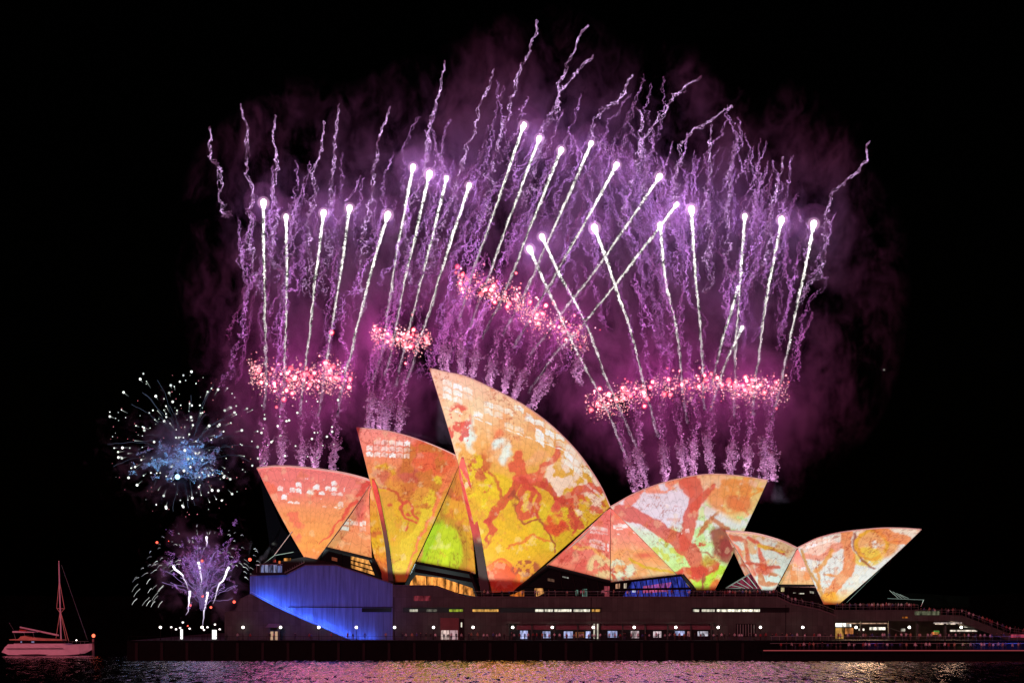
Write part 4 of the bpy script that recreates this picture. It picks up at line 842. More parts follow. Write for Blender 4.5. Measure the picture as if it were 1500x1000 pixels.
def cloud(name, Pn, rad, col, mat, parent=None):
    """thousands of small tumbling grains as one mesh"""
    Pn = np.asarray(Pn, float)-np.array(world_of(parent) if parent else (0, 0, 0)); n_ = len(Pn); rad = np.asarray(rad, float)
    A = fr.normal(size=(n_, 3, 3)); Qm, _ = np.linalg.qr(A); st_ = fr.uniform(.6, 1.4, (n_, 1, 3))
    V = (OC[None]*st_)@Qm*rad[:, None, None]+Pn[:, None, :]; Fc = (OF[None]+6*np.arange(n_)[:, None, None]).reshape(-1, 3)
    me = bpy.data.meshes.new(name); me.vertices.add(n_*6); me.vertices.foreach_set('co', V.astype(np.float32).ravel())
    me.loops.add(len(Fc)*3); me.loops.foreach_set('vertex_index', Fc.astype(np.int32).ravel())
    me.polygons.add(len(Fc)); me.polygons.foreach_set('loop_start', np.arange(0, len(Fc)*3, 3, dtype=np.int32)); me.polygons.foreach_set('loop_total', np.full(len(Fc), 3, np.int32))
    me.update(calc_edges=True); me.materials.append(mat)
    at = me.color_attributes.new('col', 'FLOAT_COLOR', 'POINT'); c4 = np.concatenate([np.asarray(col), np.ones((n_, 1))], 1)
    at.data.foreach_set('color', np.repeat(c4, 6, 0).astype(np.float32).ravel())
    o = bpy.data.objects.new(name, me); coll.objects.link(o); o.parent = parent; return o
def curl(P, y, seed, strands=2, amp=.55, drift=1.0, step=.16, jit=.10, r=(.06, .15), wide=(1, 1), grow=0.):
    """grains strung along a crinkled line: drift is the slow wander, amp the tight curls"""
    Ln = plen(P)*(D0+y)/F; n_ = max(10, int(Ln/step)); Q, LL = wig(P, n_, drift, 6.0, seed, y, grow); Q = np.array([tuple(q) for q in Q]); f = np.linspace(0, 1, n_)
    out = []; fs = []
    for k in range(strands):
        w_ = (wide[0]+(wide[1]-wide[0])*f)*amp
        o = np.stack([(fbm(LL, LL*0+k*7, 1.15, seed+k*11+q, 3)-.5)*2.4*w_ for q in (1, 31, 61)], 1)
        out.append(Q+o+fr.normal(size=(n_, 3))*jit); fs.append(f)
    out = np.concatenate(out); fs = np.concatenate(fs); n2 = len(out)
    tone = np.clip(fbm(np.tile(LL, strands), fs*0+seed, 1.1, seed+3, 3)*2.2-.55, .08, 2)*fr.uniform(.4, 1.5, n2)
    return out, fr.uniform(r[0], r[1], n2), tone, fs
def plen(P): return sum(math.dist(P[i], P[i+1]) for i in range(len(P)-1))
M_head_in = vol_emis('head_bloom_inner', (1, .55, .85), .16); M_head_out = vol_emis('head_bloom_outer', (.85, .22, .75), .0085)  # glow balls painted round the comet heads to stand in for bloom
M_core = emis('comet_core', (1, .93, 1), 6)
COM = {
 'left fan above the smallest sail': [[(386, 297), (387, 400), (390, 541), (386, 600)], [(419, 318), (420, 400), (417, 535), (412, 600)], [(474, 312), (463, 400), (447, 540), (438, 610)], [(512, 305), (499, 400), (476, 540), (466, 610)], [(568, 315), (543, 400), (508, 540), (494, 610)]],
 'second fan above the middle sail': [[(605, 245), (577, 395), (560, 511), (546, 555)], [(629, 255), (596, 400), (574, 511), (563, 550)], [(654, 261), (620, 400), (591, 514), (580, 565)], [(687, 272), (646, 400), (612, 508), (594, 566)]],
 'central fan leaning right': [[(767, 184), (717, 330), (691, 403), (672, 470)], [(790, 203), (743, 330), (718, 400), (686, 484)], [(822, 220), (778, 330), (741, 423), (706, 495)], [(866, 210), (813, 330), (763, 439), (736, 492)], [(903, 242), (855, 330), (800, 425), (752, 510)], [(966, 259), (880, 385), (826, 455), (776, 520)], [(991, 300), (905, 412), (850, 480), (812, 520), (775, 575)]],
 'group leaning left over the central valley': [[(776, 365), (803, 425), (850, 525), (884, 590), (925, 690)], [(794, 347), (820, 402), (856, 470), (895, 570), (935, 660)], [(871, 334), (895, 400), (925, 490), (948, 580), (965, 640)]],
 'right fan above the large right-facing sail': [[(967, 330), (975, 410), (990, 480), (1006, 620)], [(1013, 307), (1018, 390), (1027, 500), (1032, 600)], [(1091, 317), (1085, 400), (1079, 490), (1075, 610)], [(1145, 322), (1130, 400), (1114, 500), (1102, 610)], [(1192, 328), (1178, 400), (1150, 530), (1130, 620)]],
 'low pair inside the right fan': [[(1081, 421), (1064, 480), (1040, 570)], [(1087, 480), (1064, 530), (1040, 600)]]}
EXTRA = []
ci = 0
for fan, L_ in COM.items():
    for j, P in enumerate(L_):
        small = fan.startswith('low'); yy = YF+(ci*5 % 9)-4; h = W(*P[0], yy)
        t = thing('comet_firework', f'{ORD[j]} comet from the left in the {fan}', 'firework', tuple(h), 'comet fireworks')
        rr = (.45 if small else .82)*fr.uniform(.82, 1.15)
        d = (h-W(*P[1], yy)).normalized()
        b = MB(); b.tube([h+d*rr*1.0*a for a in (1.0, .8, .3, -.4, -1.1, -1.9)], [rr*.25, rr*.6, rr*.85, rr*.8, rr*.55, rr*.35], 12); b.build('head', M_core, t, smooth=True)
        b = MB(); b.ball(h, rr*1.9, n=20, m=12); b.build('inner_glow', M_head_in, t)
        if not small: b = MB(); [(b.ball(h, q_, n=22, m=14)) for q_ in (2.6, 3.9, 5.4)]; b.build('outer_glow', M_head_out, t)
        n_ = int(plen(P)*.158/.42); Q, LL = wig(P, n_, .10, 1.3, ci*5, yy, 5.0)
        Q[0] = h; Q[1] = (Q[1]+h)/2
        f = np.linspace(0, 1, n_); rad = np.interp(f, [0, .08, .4, 1], [.34, .28, .13, .03])*(1+.7*(fr.random(n_)-.5)*np.minimum(1, f*6))*(.55 if small else 1)
        br = np.interp(f, [0, .2, .5, 1], [3.0, 1.8, 1.0, .35])*(.75+.5*fr.random(n_)); cl = np.stack([br*np.interp(f, [0, .6, 1], [1, 1, 1]), br*np.interp(f, [0, .3, 1], [.93, .98, .55]), br*np.interp(f, [0, .3, 1], [1, .88, .85])], 1)
        b = MB(); b.tube(Q, list(rad), 5, [tuple(c) for c in cl]); b.build('tail', M_glow, t)
        # loose sparks shed beside the tail
        a, r1, tn, f = curl(P, yy, ci*5, 3, .20, .10, .10, .12, (.05, .15), (.7, 2.2), 5.0)
        br = tn*np.interp(f, [0, .05, .3, .7, 1], [1.6, 2.0, 1.4, .9, .4]); k_ = f > .02
        o = cloud('shed_sparks', a[k_], (r1*np.interp(f, [0, .15, .4, 1], [2.2, 1.9, 1.15, .8]))[k_], np.stack([br, br*np.interp(f, [0, .6, 1], [.97, .95, .6]), br*.92], 1)[k_], M_glow, t); o['kind'] = 'stuff'
        plight('comet_light', h+Vector((0, 3, 0)), 620 if not small else 250, (.42, .22, .88), 1.5)
        ci += 1
# tall wavering trails left by earlier comets
M_smoke_selflit = bpy.data.materials.new('selflit_smoke_trail'); M_smoke_selflit.use_nodes = True
t_ = M_smoke_selflit.node_tree; b_ = t_.nodes['Principled BSDF']; b_.inputs['Base Color'].default_value = (.5, .34, .56, 1); b_.inputs['Roughness'].default_value = 1
a_ = t_.nodes.new('ShaderNodeAttribute'); a_.attribute_name = 'col'; t_.links.new(a_.outputs[0], b_.inputs['Emission Color']); b_.inputs['Emission Strength'].default_value = 1  # firework light on the smoke painted as its own emission
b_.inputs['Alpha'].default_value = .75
M_smoke_selflit.cycles.emission_sampling = 'NONE'
TR = [[(307, 188), (318, 235), (326, 250), (330, 290), (335, 328)], [(352, 153), (362, 200), (368, 285), (360, 300), (370, 350), (383, 430)], [(404, 165), (405, 250), (402, 290), (402, 350), (412, 440)],
      [(473, 175), (466, 230), (458, 290), (452, 340), (446, 440)], [(496, 155), (490, 220), (487, 270), (480, 340), (472, 430)], [(572, 158), (557, 195), (545, 270), (535, 320), (522, 450)],
      [(654, 90), (648, 120), (632, 170), (624, 230), (606, 310), (585, 420)], [(728, 102), (706, 150), (688, 215), (668, 270), (630, 400)], [(788, 26), (785, 55), (762, 95), (745, 150), (732, 200), (718, 260), (700, 330)],
      [(857, 32), (840, 70), (832, 110), (815, 150), (800, 190), (785, 260), (765, 330)], [(862, 78), (845, 110), (822, 140), (805, 190), (790, 240)], [(922, 108), (908, 145), (882, 165), (870, 200), (885, 230)],
      [(1020, 113), (985, 150), (955, 190), (940, 220), (932, 260), (918, 330)], [(925, 158), (942, 190), (940, 240), (935, 290)], [(1068, 156), (1035, 180), (1005, 200), (990, 250), (985, 290), (960, 340)],
      [(1040, 182), (1037, 240), (1034, 300), (1038, 360), (1036, 430)], [(1080, 196), (1074, 240), (1068, 300), (1064, 350), (1070, 420)], [(1144, 226), (1135, 280), (1122, 330), (1138, 350), (1105, 410)], [(1276, 202), (1262, 235), (1245, 260), (1210, 300), (1206, 360), (1180, 440)]]
k0 = 0
for j, P in enumerate(TR):
    yy = YF-5+(j*3 % 7); A_, r1, tn, f = curl(P, yy, 200+j*3, 3, 1.15, 1.8, .10, .05, (.05, .13), (.35, 1.5), 1.2)
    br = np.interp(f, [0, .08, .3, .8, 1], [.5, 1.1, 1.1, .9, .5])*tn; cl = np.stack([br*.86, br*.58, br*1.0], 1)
    o = cloud('selflit_smoke_trail', A_, r1, cl, M_smoke_selflit)
    tag(o, f'thin wavering violet smoke trail, {ORD[j]} from the left counted at the upper tips', 'smoke trail', 'tall wavering smoke trails')
# tangled curls of smoke that nobody could count
b = MB(); rt = random.Random(3)
def in_arc(x): return float(np.interp(x, [330, 420, 560, 620, 700, 760, 900, 1000, 1100, 1200, 1240], [330, 280, 270, 250, 220, 210, 190, 210, 250, 300, 330]))
AA, RR, CC_ = [], [], []
LEAN = [(350, 540, .12, 1.), (560, 720, .34, 1.), (690, 900, .45, 1.1), (820, 1010, -.25, 1.), (940, 1090, -.05, 1.), (1060, 1190, .22, 1.)]
for i in range(150):
    z_ = LEAN[rt.choices(range(6), [3, 3, 5, 5, 4, 3])[0]]; cx = rt.uniform(z_[0], z_[1]); lean = z_[2]+rt.uniform(-.2, .2)
    top = in_arc(cx)+rt.uniform(0, 1)**1.3*230; ln = rt.uniform(60, 190)
    if top+ln > 560: top = 560-ln
    P = [(cx, top), (cx-lean*ln*.5+rt.uniform(-6, 6), top+ln*.5), (cx-lean*ln, top+ln)]
    A_, r1, tn, f = curl(P, YF+rt.uniform(-6, 14), 500+i*2, 3, rt.uniform(.8, 1.5), rt.uniform(1.6, 3.4), .11, .05, (.06, .14), (.7, 1.3))
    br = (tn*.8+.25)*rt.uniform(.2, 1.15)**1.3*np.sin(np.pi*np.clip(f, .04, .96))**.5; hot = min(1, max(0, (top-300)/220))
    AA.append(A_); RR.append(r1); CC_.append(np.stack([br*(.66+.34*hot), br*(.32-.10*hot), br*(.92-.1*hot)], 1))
for i in range(80):                                                   # crinkled trails reaching above the comet heads
    cx = rt.choice([rt.uniform(330, 560), rt.uniform(580, 760), rt.uniform(740, 960), rt.uniform(860, 1120), rt.uniform(1060, 1220)])
    lean = float(np.interp(cx, [330, 600, 760, 1000, 1220], [0, .25, .45, .35, .3]))*rt.choice([1, 1, .6, -.5])+rt.uniform(-.12, .12)
    top = in_arc(cx)-rt.uniform(-40, 95)*(1 if 560 < cx < 1100 else .6); ln = rt.uniform(60, 170)
    P = [(cx+lean*ln*.5, top), (cx+rt.uniform(-8, 8), top+ln*.5), (cx-lean*ln*.5, top+ln)]
    A_, r1, tn, f = curl(P, YF+rt.uniform(-7, 8), 3000+i*2, 2, rt.uniform(.7, 1.3), rt.uniform(1.2, 2.6), .11, .055, (.05, .13), (.5, 1.4), 1.)
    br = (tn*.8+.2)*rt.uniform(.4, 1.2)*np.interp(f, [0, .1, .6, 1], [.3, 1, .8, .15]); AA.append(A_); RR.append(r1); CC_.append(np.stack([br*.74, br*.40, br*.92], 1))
o = cloud('smoke', np.concatenate(AA), np.concatenate(RR), np.concatenate(CC_), M_smoke_selflit); tag(o, 'tangle of thin curling violet smoke between the comet tails', 'smoke', kind='stuff')
# puffs rising from the launch points just above the sails
class _PB:
    def __init__(s, a, r, c): s.d = (a, r, c)
    def build(s, name, mat): return cloud(name, *s.d, mat)
def puffs(spec, seed, dens=9):
    A, Rr, Cc_ = [], [], []; r_ = random.Random(seed)
    for x, y0, y1, lean, wd in spec:
        up = (y1-y0)*1.0
        for q in range(5):                                            # the billow at the launch point
            P = [(x+r_.uniform(-1, 1), y1+2), (x+lean*.35+r_.uniform(-wd, wd)*.6, y1-up*.3), (x+lean*.7+r_.uniform(-wd, wd), y1-up*.6)]
            a, r1, tn, f = curl(P, YF-6+r_.uniform(-3, 3), seed*7+q*3+int(x) % 60, 2, 1.5, 1.4, .11, .14, (.08, .22), (.5, 1.5))
            br = tn*np.interp(f, [0, .3, .8, 1], [.8, .75, .35, .1])*r_.uniform(.5, 1); A.append(a); Rr.append(r1); Cc_.append(np.stack([br*1.0, br*.48, br*.85], 1))
        for q in range(3):                                            # thin streaks up towards the stars
            P = [(x+lean*.4+r_.uniform(-wd, wd)*.7, y1-up*.35), (x+lean+r_.uniform(-wd, wd), y0), (x+lean*1.5+r_.uniform(-wd, wd)*1.4, y0-up*.5)]
            a, r1, tn, f = curl(P, YF-2+r_.uniform(-4, 6), seed*9+q*5+int(x) % 50, 2, 1.1, 1.6, .15, .10, (.06, .15), (.6, 1.6))
            br = tn*np.interp(f, [0, .5, 1], [.8, .6, .3])*r_.uniform(.4, 1.4); A.append(a); Rr.append(r1); Cc_.append(np.stack([br*.85, br*.28, br*.70], 1))
    return _PB(np.concatenate(A), np.concatenate(Rr), np.concatenate(Cc_))
o = puffs([(387, 640, 690, -2, 4), (412, 600, 688, 0, 4), (438, 630, 688, 4, 4), (463, 625, 688, 2, 5), (486, 620, 690, 5, 5)], 3).build('smoke', M_smoke_selflit); tag(o, 'pink smoke columns rising behind the smallest sail', 'smoke', kind='stuff')
o = puffs([(540, 540, 630, 8, 5), (555, 560, 632, 6, 5), (567, 550, 636, 6, 5), (582, 560, 640, 10, 5)], 4).build('smoke', M_smoke_selflit); tag(o, 'pink smoke columns rising behind the middle sail', 'smoke', kind='stuff')
o = puffs([(652, 480, 548, 4, 6), (672, 470, 554, 8, 6), (688, 480, 560, 14, 6), (712, 500, 572, 16, 7), (732, 500, 580, 16, 7), (752, 510, 590, 26, 7), (775, 520, 598, 44, 6), (845, 500, 560, 2, 5)], 5).build('smoke', M_smoke_selflit); tag(o, 'pale pink smoke billowing above the ridge of the tallest sail', 'smoke', kind='stuff')
o = puffs([(932, 640, 716, -18, 5), (945, 620, 712, -14, 5), (975, 610, 708, -6, 5), (1002, 620, 700, -6, 6), (1018, 610, 698, -4, 6), (1040, 600, 696, 0, 7), (1072, 620, 698, 2, 6), (1095, 620, 698, 3, 6), (1118, 600, 700, 6, 7), (1133, 630, 700, -4, 6)], 6).build('smoke', M_smoke_selflit); tag(o, 'violet smoke billowing above the large right-facing sail', 'smoke', kind='stuff')
# bands of red stars
M_star_halo = bpy.data.materials.new('star_halo'); M_star_halo.use_nodes = True; t_ = M_star_halo.node_tree; t_.nodes.clear()
def halo_mat(m, col, st):
    t = m.node_tree; o = t.nodes.new('ShaderNodeOutputMaterial'); e = t.nodes.new('ShaderNodeEmission'); e.inputs[0].default_value = (*col, 1); e.inputs[1].default_value = st
    t.links.new(e.outputs[0], o.inputs['Volume']); m.cycles.emission_sampling = 'NONE'
halo_mat(M_star_halo, (1, .02, .06), .75)  # emissive balls stand in for the fuzzy bloom round each star
M_haze_halo = vol_emis('red_haze_glow', (1, .08, .30), .020)
def band(label, curve, th, n1, n2, seed, outl=()):
    r_ = random.Random(seed); t = thing('star_burst', label, 'firework', tuple(W(*curve[len(curve)//2], YF)), 'bands of red stars')
    Q = smooth_poly(curve, 200); b = MB(); h = MB(); s_ = MB()
    CL = [r_.random() for _ in range(max(4, n1//9))]
    def at():
        c_ = r_.choice(CL) if r_.random() < .35 else r_.random(); q = Q[int(min(.999, max(0, c_+r_.gauss(0, .02)))*199)]; return q[0]+r_.gauss(0, 3), q[1]+r_.gauss(0, .55)*th
    pts_ = [at() for _ in range(n1)]+list(outl)
    for x, y in pts_:
        p = W(x, y, YF+r_.uniform(-6, 6)); r = r_.choice([.12, .15, .18, .22, .28, .42]); w_ = r_.uniform(1.2, 3); q_ = r_.uniform(.12, .8); b.ball(p, r, (w_, w_*q_, w_*(q_+.05)), 8, 6)
        h.ball(p, r*1.9, n=10, m=7)
    for _ in range(n2):
        x, y = at(); y += abs(r_.gauss(0, .35))*th; p = W(x, y, YF+r_.uniform(-6, 6)); r = r_.uniform(.06, .17); k = r_.random()
        s_.ball(p, r, (1.3, .25+.6*k, .35+.4*k), 5, 4)
    b.build('bright_stars', M_glow, t, smooth=True)['kind'] = 'stuff'; h.build('star_glow', M_star_halo, t)['kind'] = 'stuff'; s_.build('fine_sparks', M_glow, t)['kind'] = 'stuff'
    mid = [Q[int(f*199)] for f in np.linspace(.1, .9, max(2, int(len(curve))))]
    for q in mid: plight('star_light', W(q[0], q[1], YF+3), 2500, (.75, .07, .48), 3)
    return t
band('band of red and white stars at the left above the smallest sail', [(368, 538), (395, 550), (440, 552), (490, 548), (515, 556)], 22, 150, 1100, 1, [(364, 531), (486, 487), (416, 585), (405, 596)])
band('short band of red stars above the middle sail', [(545, 488), (580, 494), (630, 496)], 15, 90, 600, 2, [(617, 449), (604, 461), (594, 532), (629, 457)])
band('sloping band of red stars above the tallest sail', [(672, 415), (710, 420), (745, 432), (790, 462), (825, 478), (858, 492)], 20, 160, 1200, 3, [(756, 400), (709, 387), (763, 415), (872, 480), (879, 483), (850, 508)])
band('long arching band of red stars above the right-facing sail', [(860, 590), (895, 586), (930, 572), (985, 562), (1040, 560), (1100, 566), (1156, 562)], 18, 240, 1600, 4, [(858, 588), (866, 600), (1079, 525), (1137, 598)])
# white and blue burst at the left
r_ = random.Random(8); cw = W(272, 655, 62)
t = thing('white_burst', 'round burst of white stars with blue glowing centre left of the sails', 'firework', tuple(cw))
b = MB(); s_ = MB(); st = MB()
def streak(mb, P, r0, r1, c0, c1, seed, amp=.25, y=62, n=5):
    n_ = max(6, int(plen(P)*.165/.8)); Q, LL = wig(P, n_, amp, 3, seed, y); f = np.linspace(0, 1, n_)
    mb.tube(Q, list(r0+(r1-r0)*f), n, [tuple(np.array(c0)*(1-g_)+np.array(c1)*g_) for g_ in f])
for i in range(165):
    a = r_.uniform(0, 2*math.pi); d = (112+r_.gauss(0, 9))*r_.random()**.55*(1.08 if math.sin(a) > 0 else .95); x = 272+d*math.cos(a)*1.0; y = 650-d*math.sin(a)*.92+(6 if d > 90 else 0)
    dep = 62+r_.uniform(-12, 12); p = W(x, y, dep); r = r_.choice([.12, .15, .2, .26, .34]); w_ = r_.uniform(.6, 2.0); b.ball(p, r, (w_*.95, w_, w_*.95), 7, 5)
    if r_.random() < .5: st.tube([p, p+Vector((-(x-272), 0, (y-650))).normalized()*r_.uniform(1, 2.2)], [.08, .02], 4, [(.5, .55, .5), (.08, .1, .12)])
for i in range(34):
    x, y = r_.uniform(380, 500), r_.uniform(560, 680); p = W(x, y, 44+r_.uniform(-2, 2)) if False else W(x, y, 47); b.ball(p, r_.choice([.14, .2, .28]), (1.4, 1.5, 1.3), 6, 5)
for i in range(120):
    a = r_.uniform(0, 2*math.pi); d = 118*r_.random()**.5; p = W(272+d*math.cos(a), 652-d*math.sin(a)*.9, 62+r_.uniform(-10, 10)); s_.ball(p, r_.uniform(.07, .14), (.9, .3, .35) if r_.random() < .6 else (.7, .8, .7), 5, 4)
for i in range(46):
    a = r_.uniform(0, 2*math.pi); d = r_.uniform(40, 115); x1, y1 = 272+d*math.cos(a), 650-d*math.sin(a)*.9; e_ = r_.uniform(.12, .6); x0, y0 = 272+d*e_*math.cos(a+r_.uniform(-.15, .15)), 662-d*e_*math.sin(a)*.9
    streak(st, [(x0, y0), ((x0+x1)/2, (y0+y1)/2-6), (x1, y1+4)], .02, .03, (.03, .07, .11), (.10, .12, .18), 700+i, .6)
b.build('white_stars', M_glow, t, smooth=True)['kind'] = 'stuff'; s_.build('fine_sparks', M_glow, t)['kind'] = 'stuff'; st.build('faint_streaks', M_glow, t)['kind'] = 'stuff'
A, Rr, Cc_ = [], [], []
for i in range(90):
    x, y = 268+r_.gauss(0, 27), 676+r_.gauss(0, 17)
    if y > 702: y = 702-r_.random()*20
    P = [(x, y), (x+r_.uniform(-9, 9), y+r_.uniform(-7, 5)), (x+r_.uniform(-18, 18), y+r_.uniform(-9, 6))]
    a, r1, tn, f = curl(P, 62+r_.uniform(-5, 5), 900+i, 2, .9, 1.0, .14, .14, (.07, .2)); k = r_.uniform(.2, 1.0); A.append(a); Rr.append(r1); Cc_.append(np.stack([tn*k*.10, tn*k*.50, tn*k*.85], 1))
cloud('blue_smoke', np.concatenate(A), np.concatenate(Rr), np.concatenate(Cc_), M_smoke_selflit, t)['kind'] = 'stuff'
b = MB(); b.ball(W(260, 698, 60), .7, (.9, 1.6, 2.2), 10, 7); b.build('blue_core', M_glow, t)
plight('burst_light', W(270, 672, 64), 1500, (.12, .4, 1), 2)
# purple fountain over the quay at far left
cf = W(296, 935, 20)
t = thing('purple_fountain', 'purple and white fountain of sparks rising above the left end of the quay', 'firework', (cf.x, 20, 4.31))
st = MB(); pu = MB(); rs = MB()
for P in ([(254, 826), (264, 840), (275, 852), (276, 862)], [(294, 824), (297, 840), (297, 862)], [(334, 830), (326, 850), (318, 870), (314, 885)], [(279, 864), (277, 880), (273, 900)], [(302, 866), (301, 890), (298, 915)], [(301, 786), (302, 800)]):
    streak(st, P, .30, .05, (2.0, 1.8, 2.2), (.4, .3, .45), int(P[0][0]), .9, 20, 6)
for i in range(75):
    a = r_.uniform(.05, math.pi-.05); d = r_.uniform(45, 105); x = 296+d*math.cos(a); y = 850-d*math.sin(a)*.95+(18 if d > 80 else 0)
    l = r_.uniform(3, 10); dx, dy = math.cos(a)*l, -math.sin(a)*l*.5+abs(math.cos(a))*l*.9; k = r_.uniform(.15, .9)
    streak(st, [(x-dx*.5, y-dy*.5), (x, y-1.5), (x+dx*.5, y+dy*.5)], .075, .03, (k, k, k), (k*.4, k*.4, k*.5), 40+i, .7, 20+r_.uniform(-5, 5), 4)
for i in range(14):
    x = r_.uniform(190, 245); y = r_.uniform(835, 885); l = r_.uniform(4, 9); k = r_.uniform(.2, .7); streak(st, [(x, y), (x-l*.6, y+l*.6), (x-l, y+l*1.3)], .08, .05, (k, k, k), (k, k, k), i, .4, 20, 4)
for i in range(34):
    a = r_.uniform(.25, math.pi-.25); x1, y1 = 296+r_.uniform(30, 70)*math.cos(a), 885-r_.uniform(40, 95)*math.sin(a)
    streak(st, [(296, 890), (296+(x1-296)*.35, 890+(y1-890)*.6), (x1, y1)], .05, .05, (.12, .07, .2), (.35, .22, .55), 60+i, 1.6, 20+r_.uniform(-4, 4), 4)
A, Rr, Cc_ = [], [], []
for i in range(120):
    x, y = 298+r_.gauss(0, 26), 828+r_.gauss(0, 22); P = [(x, y), (x+r_.uniform(-7, 7), y+r_.uniform(-8, 8)), (x+r_.uniform(-14, 14), y+r_.uniform(-13, 13))]
    a, r1, tn, f = curl(P, 22+r_.uniform(-4, 4), 1200+i, 2, .7, 1.0, .14, .13, (.06, .16)); k = r_.uniform(.12, .8); A.append(a); Rr.append(r1); Cc_.append(np.stack([tn*k*.42, tn*k*.24, tn*k*.8], 1))
for x, y, q in ((230, 794, .42), (296, 821, .42), (297, 873, .4), (309, 889, .42), (343, 881, .5), (279, 886, .3), (366, 819, .55), (247, 792, .15), (275, 916, .25)):
    rs.ball(W(x, y, 19), q*.7, (2.6, .28, .18), 9, 7)
rs.build('red_stars', M_glow, t, smooth=True)['kind'] = 'stuff'; st.build('white_streaks', M_glow, t)['kind'] = 'stuff'; cloud('purple_smoke', np.concatenate(A), np.concatenate(Rr), np.concatenate(Cc_), M_smoke_selflit, t)['kind'] = 'stuff'
plight('fountain_light', W(298, 835, 26), 500, (.5, .3, 1), 1.5); plight('fountain_foot_light', W(298, 905, 22), 120, (1, .35, .5), 1)
o = MB(); o.ball(W(1295, 541.5, 90), .3, (.5, .6, .5), 6, 4, .6); o = o.build('distant_light', M_glow); tag(o, 'tiny lone pale light in the black sky at far right', 'light')
# ------------------------------------------------------------------ the lit smoke bank: scattering only, lit by the fireworks
def smoke_mat():
    m = bpy.data.materials.new('smoke_bank'); m.use_nodes = True; t = m.node_tree; t.nodes.clear(); nd = t.nodes.new
    def mt(op, a, b_=None, c=None):
        q = nd('ShaderNodeMath'); q.operation = op
        for i, v in enumerate((a, b_, c)):
            if v is None: continue
            if isinstance(v, (int, float)): q.inputs[i].default_value = v
            else: t.links.new(v, q.inputs[i])
        return q.outputs[0]
    o = nd('ShaderNodeOutputMaterial'); pv = nd('ShaderNodeVolumePrincipled'); t.links.new(pv.outputs[0], o.inputs['Volume'])
    pv.inputs['Color'].default_value = (.85, .62, .90, 1); pv.inputs['Anisotropy'].default_value = 0
    g = nd('ShaderNodeNewGeometry'); s = nd('ShaderNodeSeparateXYZ'); t.links.new(g.outputs['Position'], s.inputs[0]); x, y, z = s.outputs
    def ns(scale, det, vs=(1, 1, 1), dist=0., ro=.6):
        mp = nd('ShaderNodeMapping'); mp.inputs['Scale'].default_value = vs; n_ = nd('ShaderNodeTexNoise'); n_.inputs['Scale'].default_value = scale
        n_.inputs['Detail'].default_value = det; n_.inputs['Distortion'].default_value = dist; n_.inputs['Roughness'].default_value = ro
        t.links.new(g.outputs['Position'], mp.inputs[0]); t.links.new(mp.outputs[0], n_.inputs[0]); return n_.outputs[0]
    big = ns(.05, 6, (1, 1, .8), .8, .68); fine = ns(.20, 4, (1, 1, .6), 1.2, .65)
    # the bank is a broad dome; SUM of soft ellipsoids (cx, cz, rx, rz) in metres
    def ell(cx, cz, rx, rz, k=1.):
        a = mt('POWER', mt('DIVIDE', mt('SUBTRACT', x, cx), rx), 2.0) if False else mt('MULTIPLY', mt('DIVIDE', mt('SUBTRACT', x, cx), rx), mt('DIVIDE', mt('SUBTRACT', x, cx), rx))
        c = mt('MULTIPLY', mt('DIVIDE', mt('SUBTRACT', z, cz), rz), mt('DIVIDE', mt('SUBTRACT', z, cz), rz))
        return mt('MULTIPLY', mt('MAXIMUM', mt('SUBTRACT', 1.0, mt('ADD', a, c)), 0.), k)
    def E(px, py, rx, ry, k=1.): p = W(px, py, 66); kk = (D0+66)/F; return ell(p.x, p.z, rx*kk, ry*kk, k)
    parts = [E(*e) for e in ELL]
    acc = parts[0]
    for p in parts[1:]: acc = mt('ADD', acc, p)
    acc = mt('MINIMUM', acc, 1.15)
    d = mt('ADD', mt('ADD', mt('MULTIPLY', big, 5.0), mt('MULTIPLY', fine, 3.6)), -4.35)
    d = mt('ADD', d, mt('MULTIPLY', mt('SUBTRACT', acc, .55), .75))
    d = mt('MULTIPLY', mt('MINIMUM', mt('MAXIMUM', d, 0.), 1.), mt('MINIMUM', mt('MULTIPLY', acc, 4.), 1.))
    t.links.new(mt('MULTIPLY', d, SMOKE_D), pv.inputs['Density']); return m
SMOKE_D = .06
ELL = [(450, 420, 190, 300, .9), (600, 400, 170, 300, .9), (780, 350, 220, 330, 1.1), (960, 400, 220, 320, 1.0), (1130, 430, 190, 300, .95), (1050, 640, 170, 130, .9), (790, 520, 160, 110, .7), (450, 640, 110, 100, .5), (580, 600, 60, 60, .5)]
g = MB(); g.box(W(255, 0, 66).x, W(1330, 0, 66).x, YF-3, YF+27, W(0, 735, 66).z, W(0, 20, 66).z)
o = g.build('smoke', smoke_mat()); tag(o, 'broad bank of violet smoke lit by the fireworks behind the sails', 'smoke', kind='stuff')
o.data.materials[0].cycles.volume_step_rate = 1.0

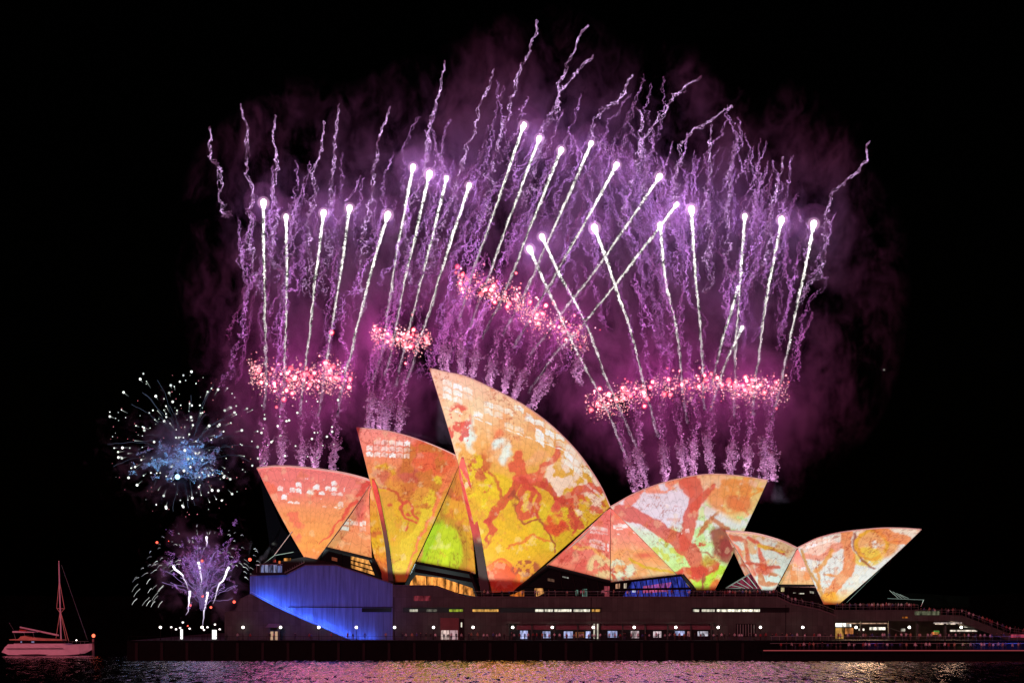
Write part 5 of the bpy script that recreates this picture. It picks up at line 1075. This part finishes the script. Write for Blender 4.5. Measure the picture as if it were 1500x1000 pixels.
def wisp(label, px, py, rx, ry, y, dens, seed, par):
    m = bpy.data.materials.new('thin_smoke'); m.use_nodes = True; t = m.node_tree; t.nodes.clear(); nd = t.nodes.new
    o = nd('ShaderNodeOutputMaterial'); pv = nd('ShaderNodeVolumePrincipled'); t.links.new(pv.outputs[0], o.inputs['Volume']); pv.inputs['Color'].default_value = (.8, .75, .9, 1)
    g = nd('ShaderNodeNewGeometry'); c = W(px, py, y); k = (D0+y)/F
    sb = nd('ShaderNodeVectorMath'); sb.operation = 'SUBTRACT'; sb.inputs[1].default_value = c; t.links.new(g.outputs['Position'], sb.inputs[0])
    dv = nd('ShaderNodeVectorMath'); dv.operation = 'DIVIDE'; dv.inputs[1].default_value = (rx*k, rx*k, ry*k); t.links.new(sb.outputs[0], dv.inputs[0])
    ln_ = nd('ShaderNodeVectorMath'); ln_.operation = 'LENGTH'; t.links.new(dv.outputs[0], ln_.inputs[0])
    nz = nd('ShaderNodeTexNoise'); nz.inputs['Scale'].default_value = .18; nz.inputs['Detail'].default_value = 5; nz.inputs['Distortion'].default_value = .8; t.links.new(g.outputs['Position'], nz.inputs[0])
    a = nd('ShaderNodeMath'); a.operation = 'MULTIPLY_ADD'; a.inputs[1].default_value = 3.2; a.inputs[2].default_value = -1.15; t.links.new(nz.outputs[0], a.inputs[0])
    s1_ = nd('ShaderNodeMath'); s1_.operation = 'SUBTRACT'; t.links.new(a.outputs[0], s1_.inputs[0]); t.links.new(ln_.outputs['Value'], s1_.inputs[1])
    mx = nd('ShaderNodeMath'); mx.operation = 'MAXIMUM'; mx.inputs[1].default_value = 0; t.links.new(s1_.outputs[0], mx.inputs[0])
    ml = nd('ShaderNodeMath'); ml.operation = 'MULTIPLY'; ml.inputs[1].default_value = dens; t.links.new(mx.outputs[0], ml.inputs[0]); t.links.new(ml.outputs[0], pv.inputs['Density'])
    b = MB(); b.box(c.x-rx*k, c.x+rx*k, y-rx*k*.6, y+rx*k*.6, c.z-ry*k, c.z+ry*k); o = b.build('smoke', m); tag(o, label, 'smoke', kind='stuff')
wisp('thin blue smoke drifting round the white burst', 262, 665, 130, 95, 62, .10, 1, None)
wisp('thin violet smoke round the spark fountain', 300, 835, 105, 95, 24, .16, 2, None)
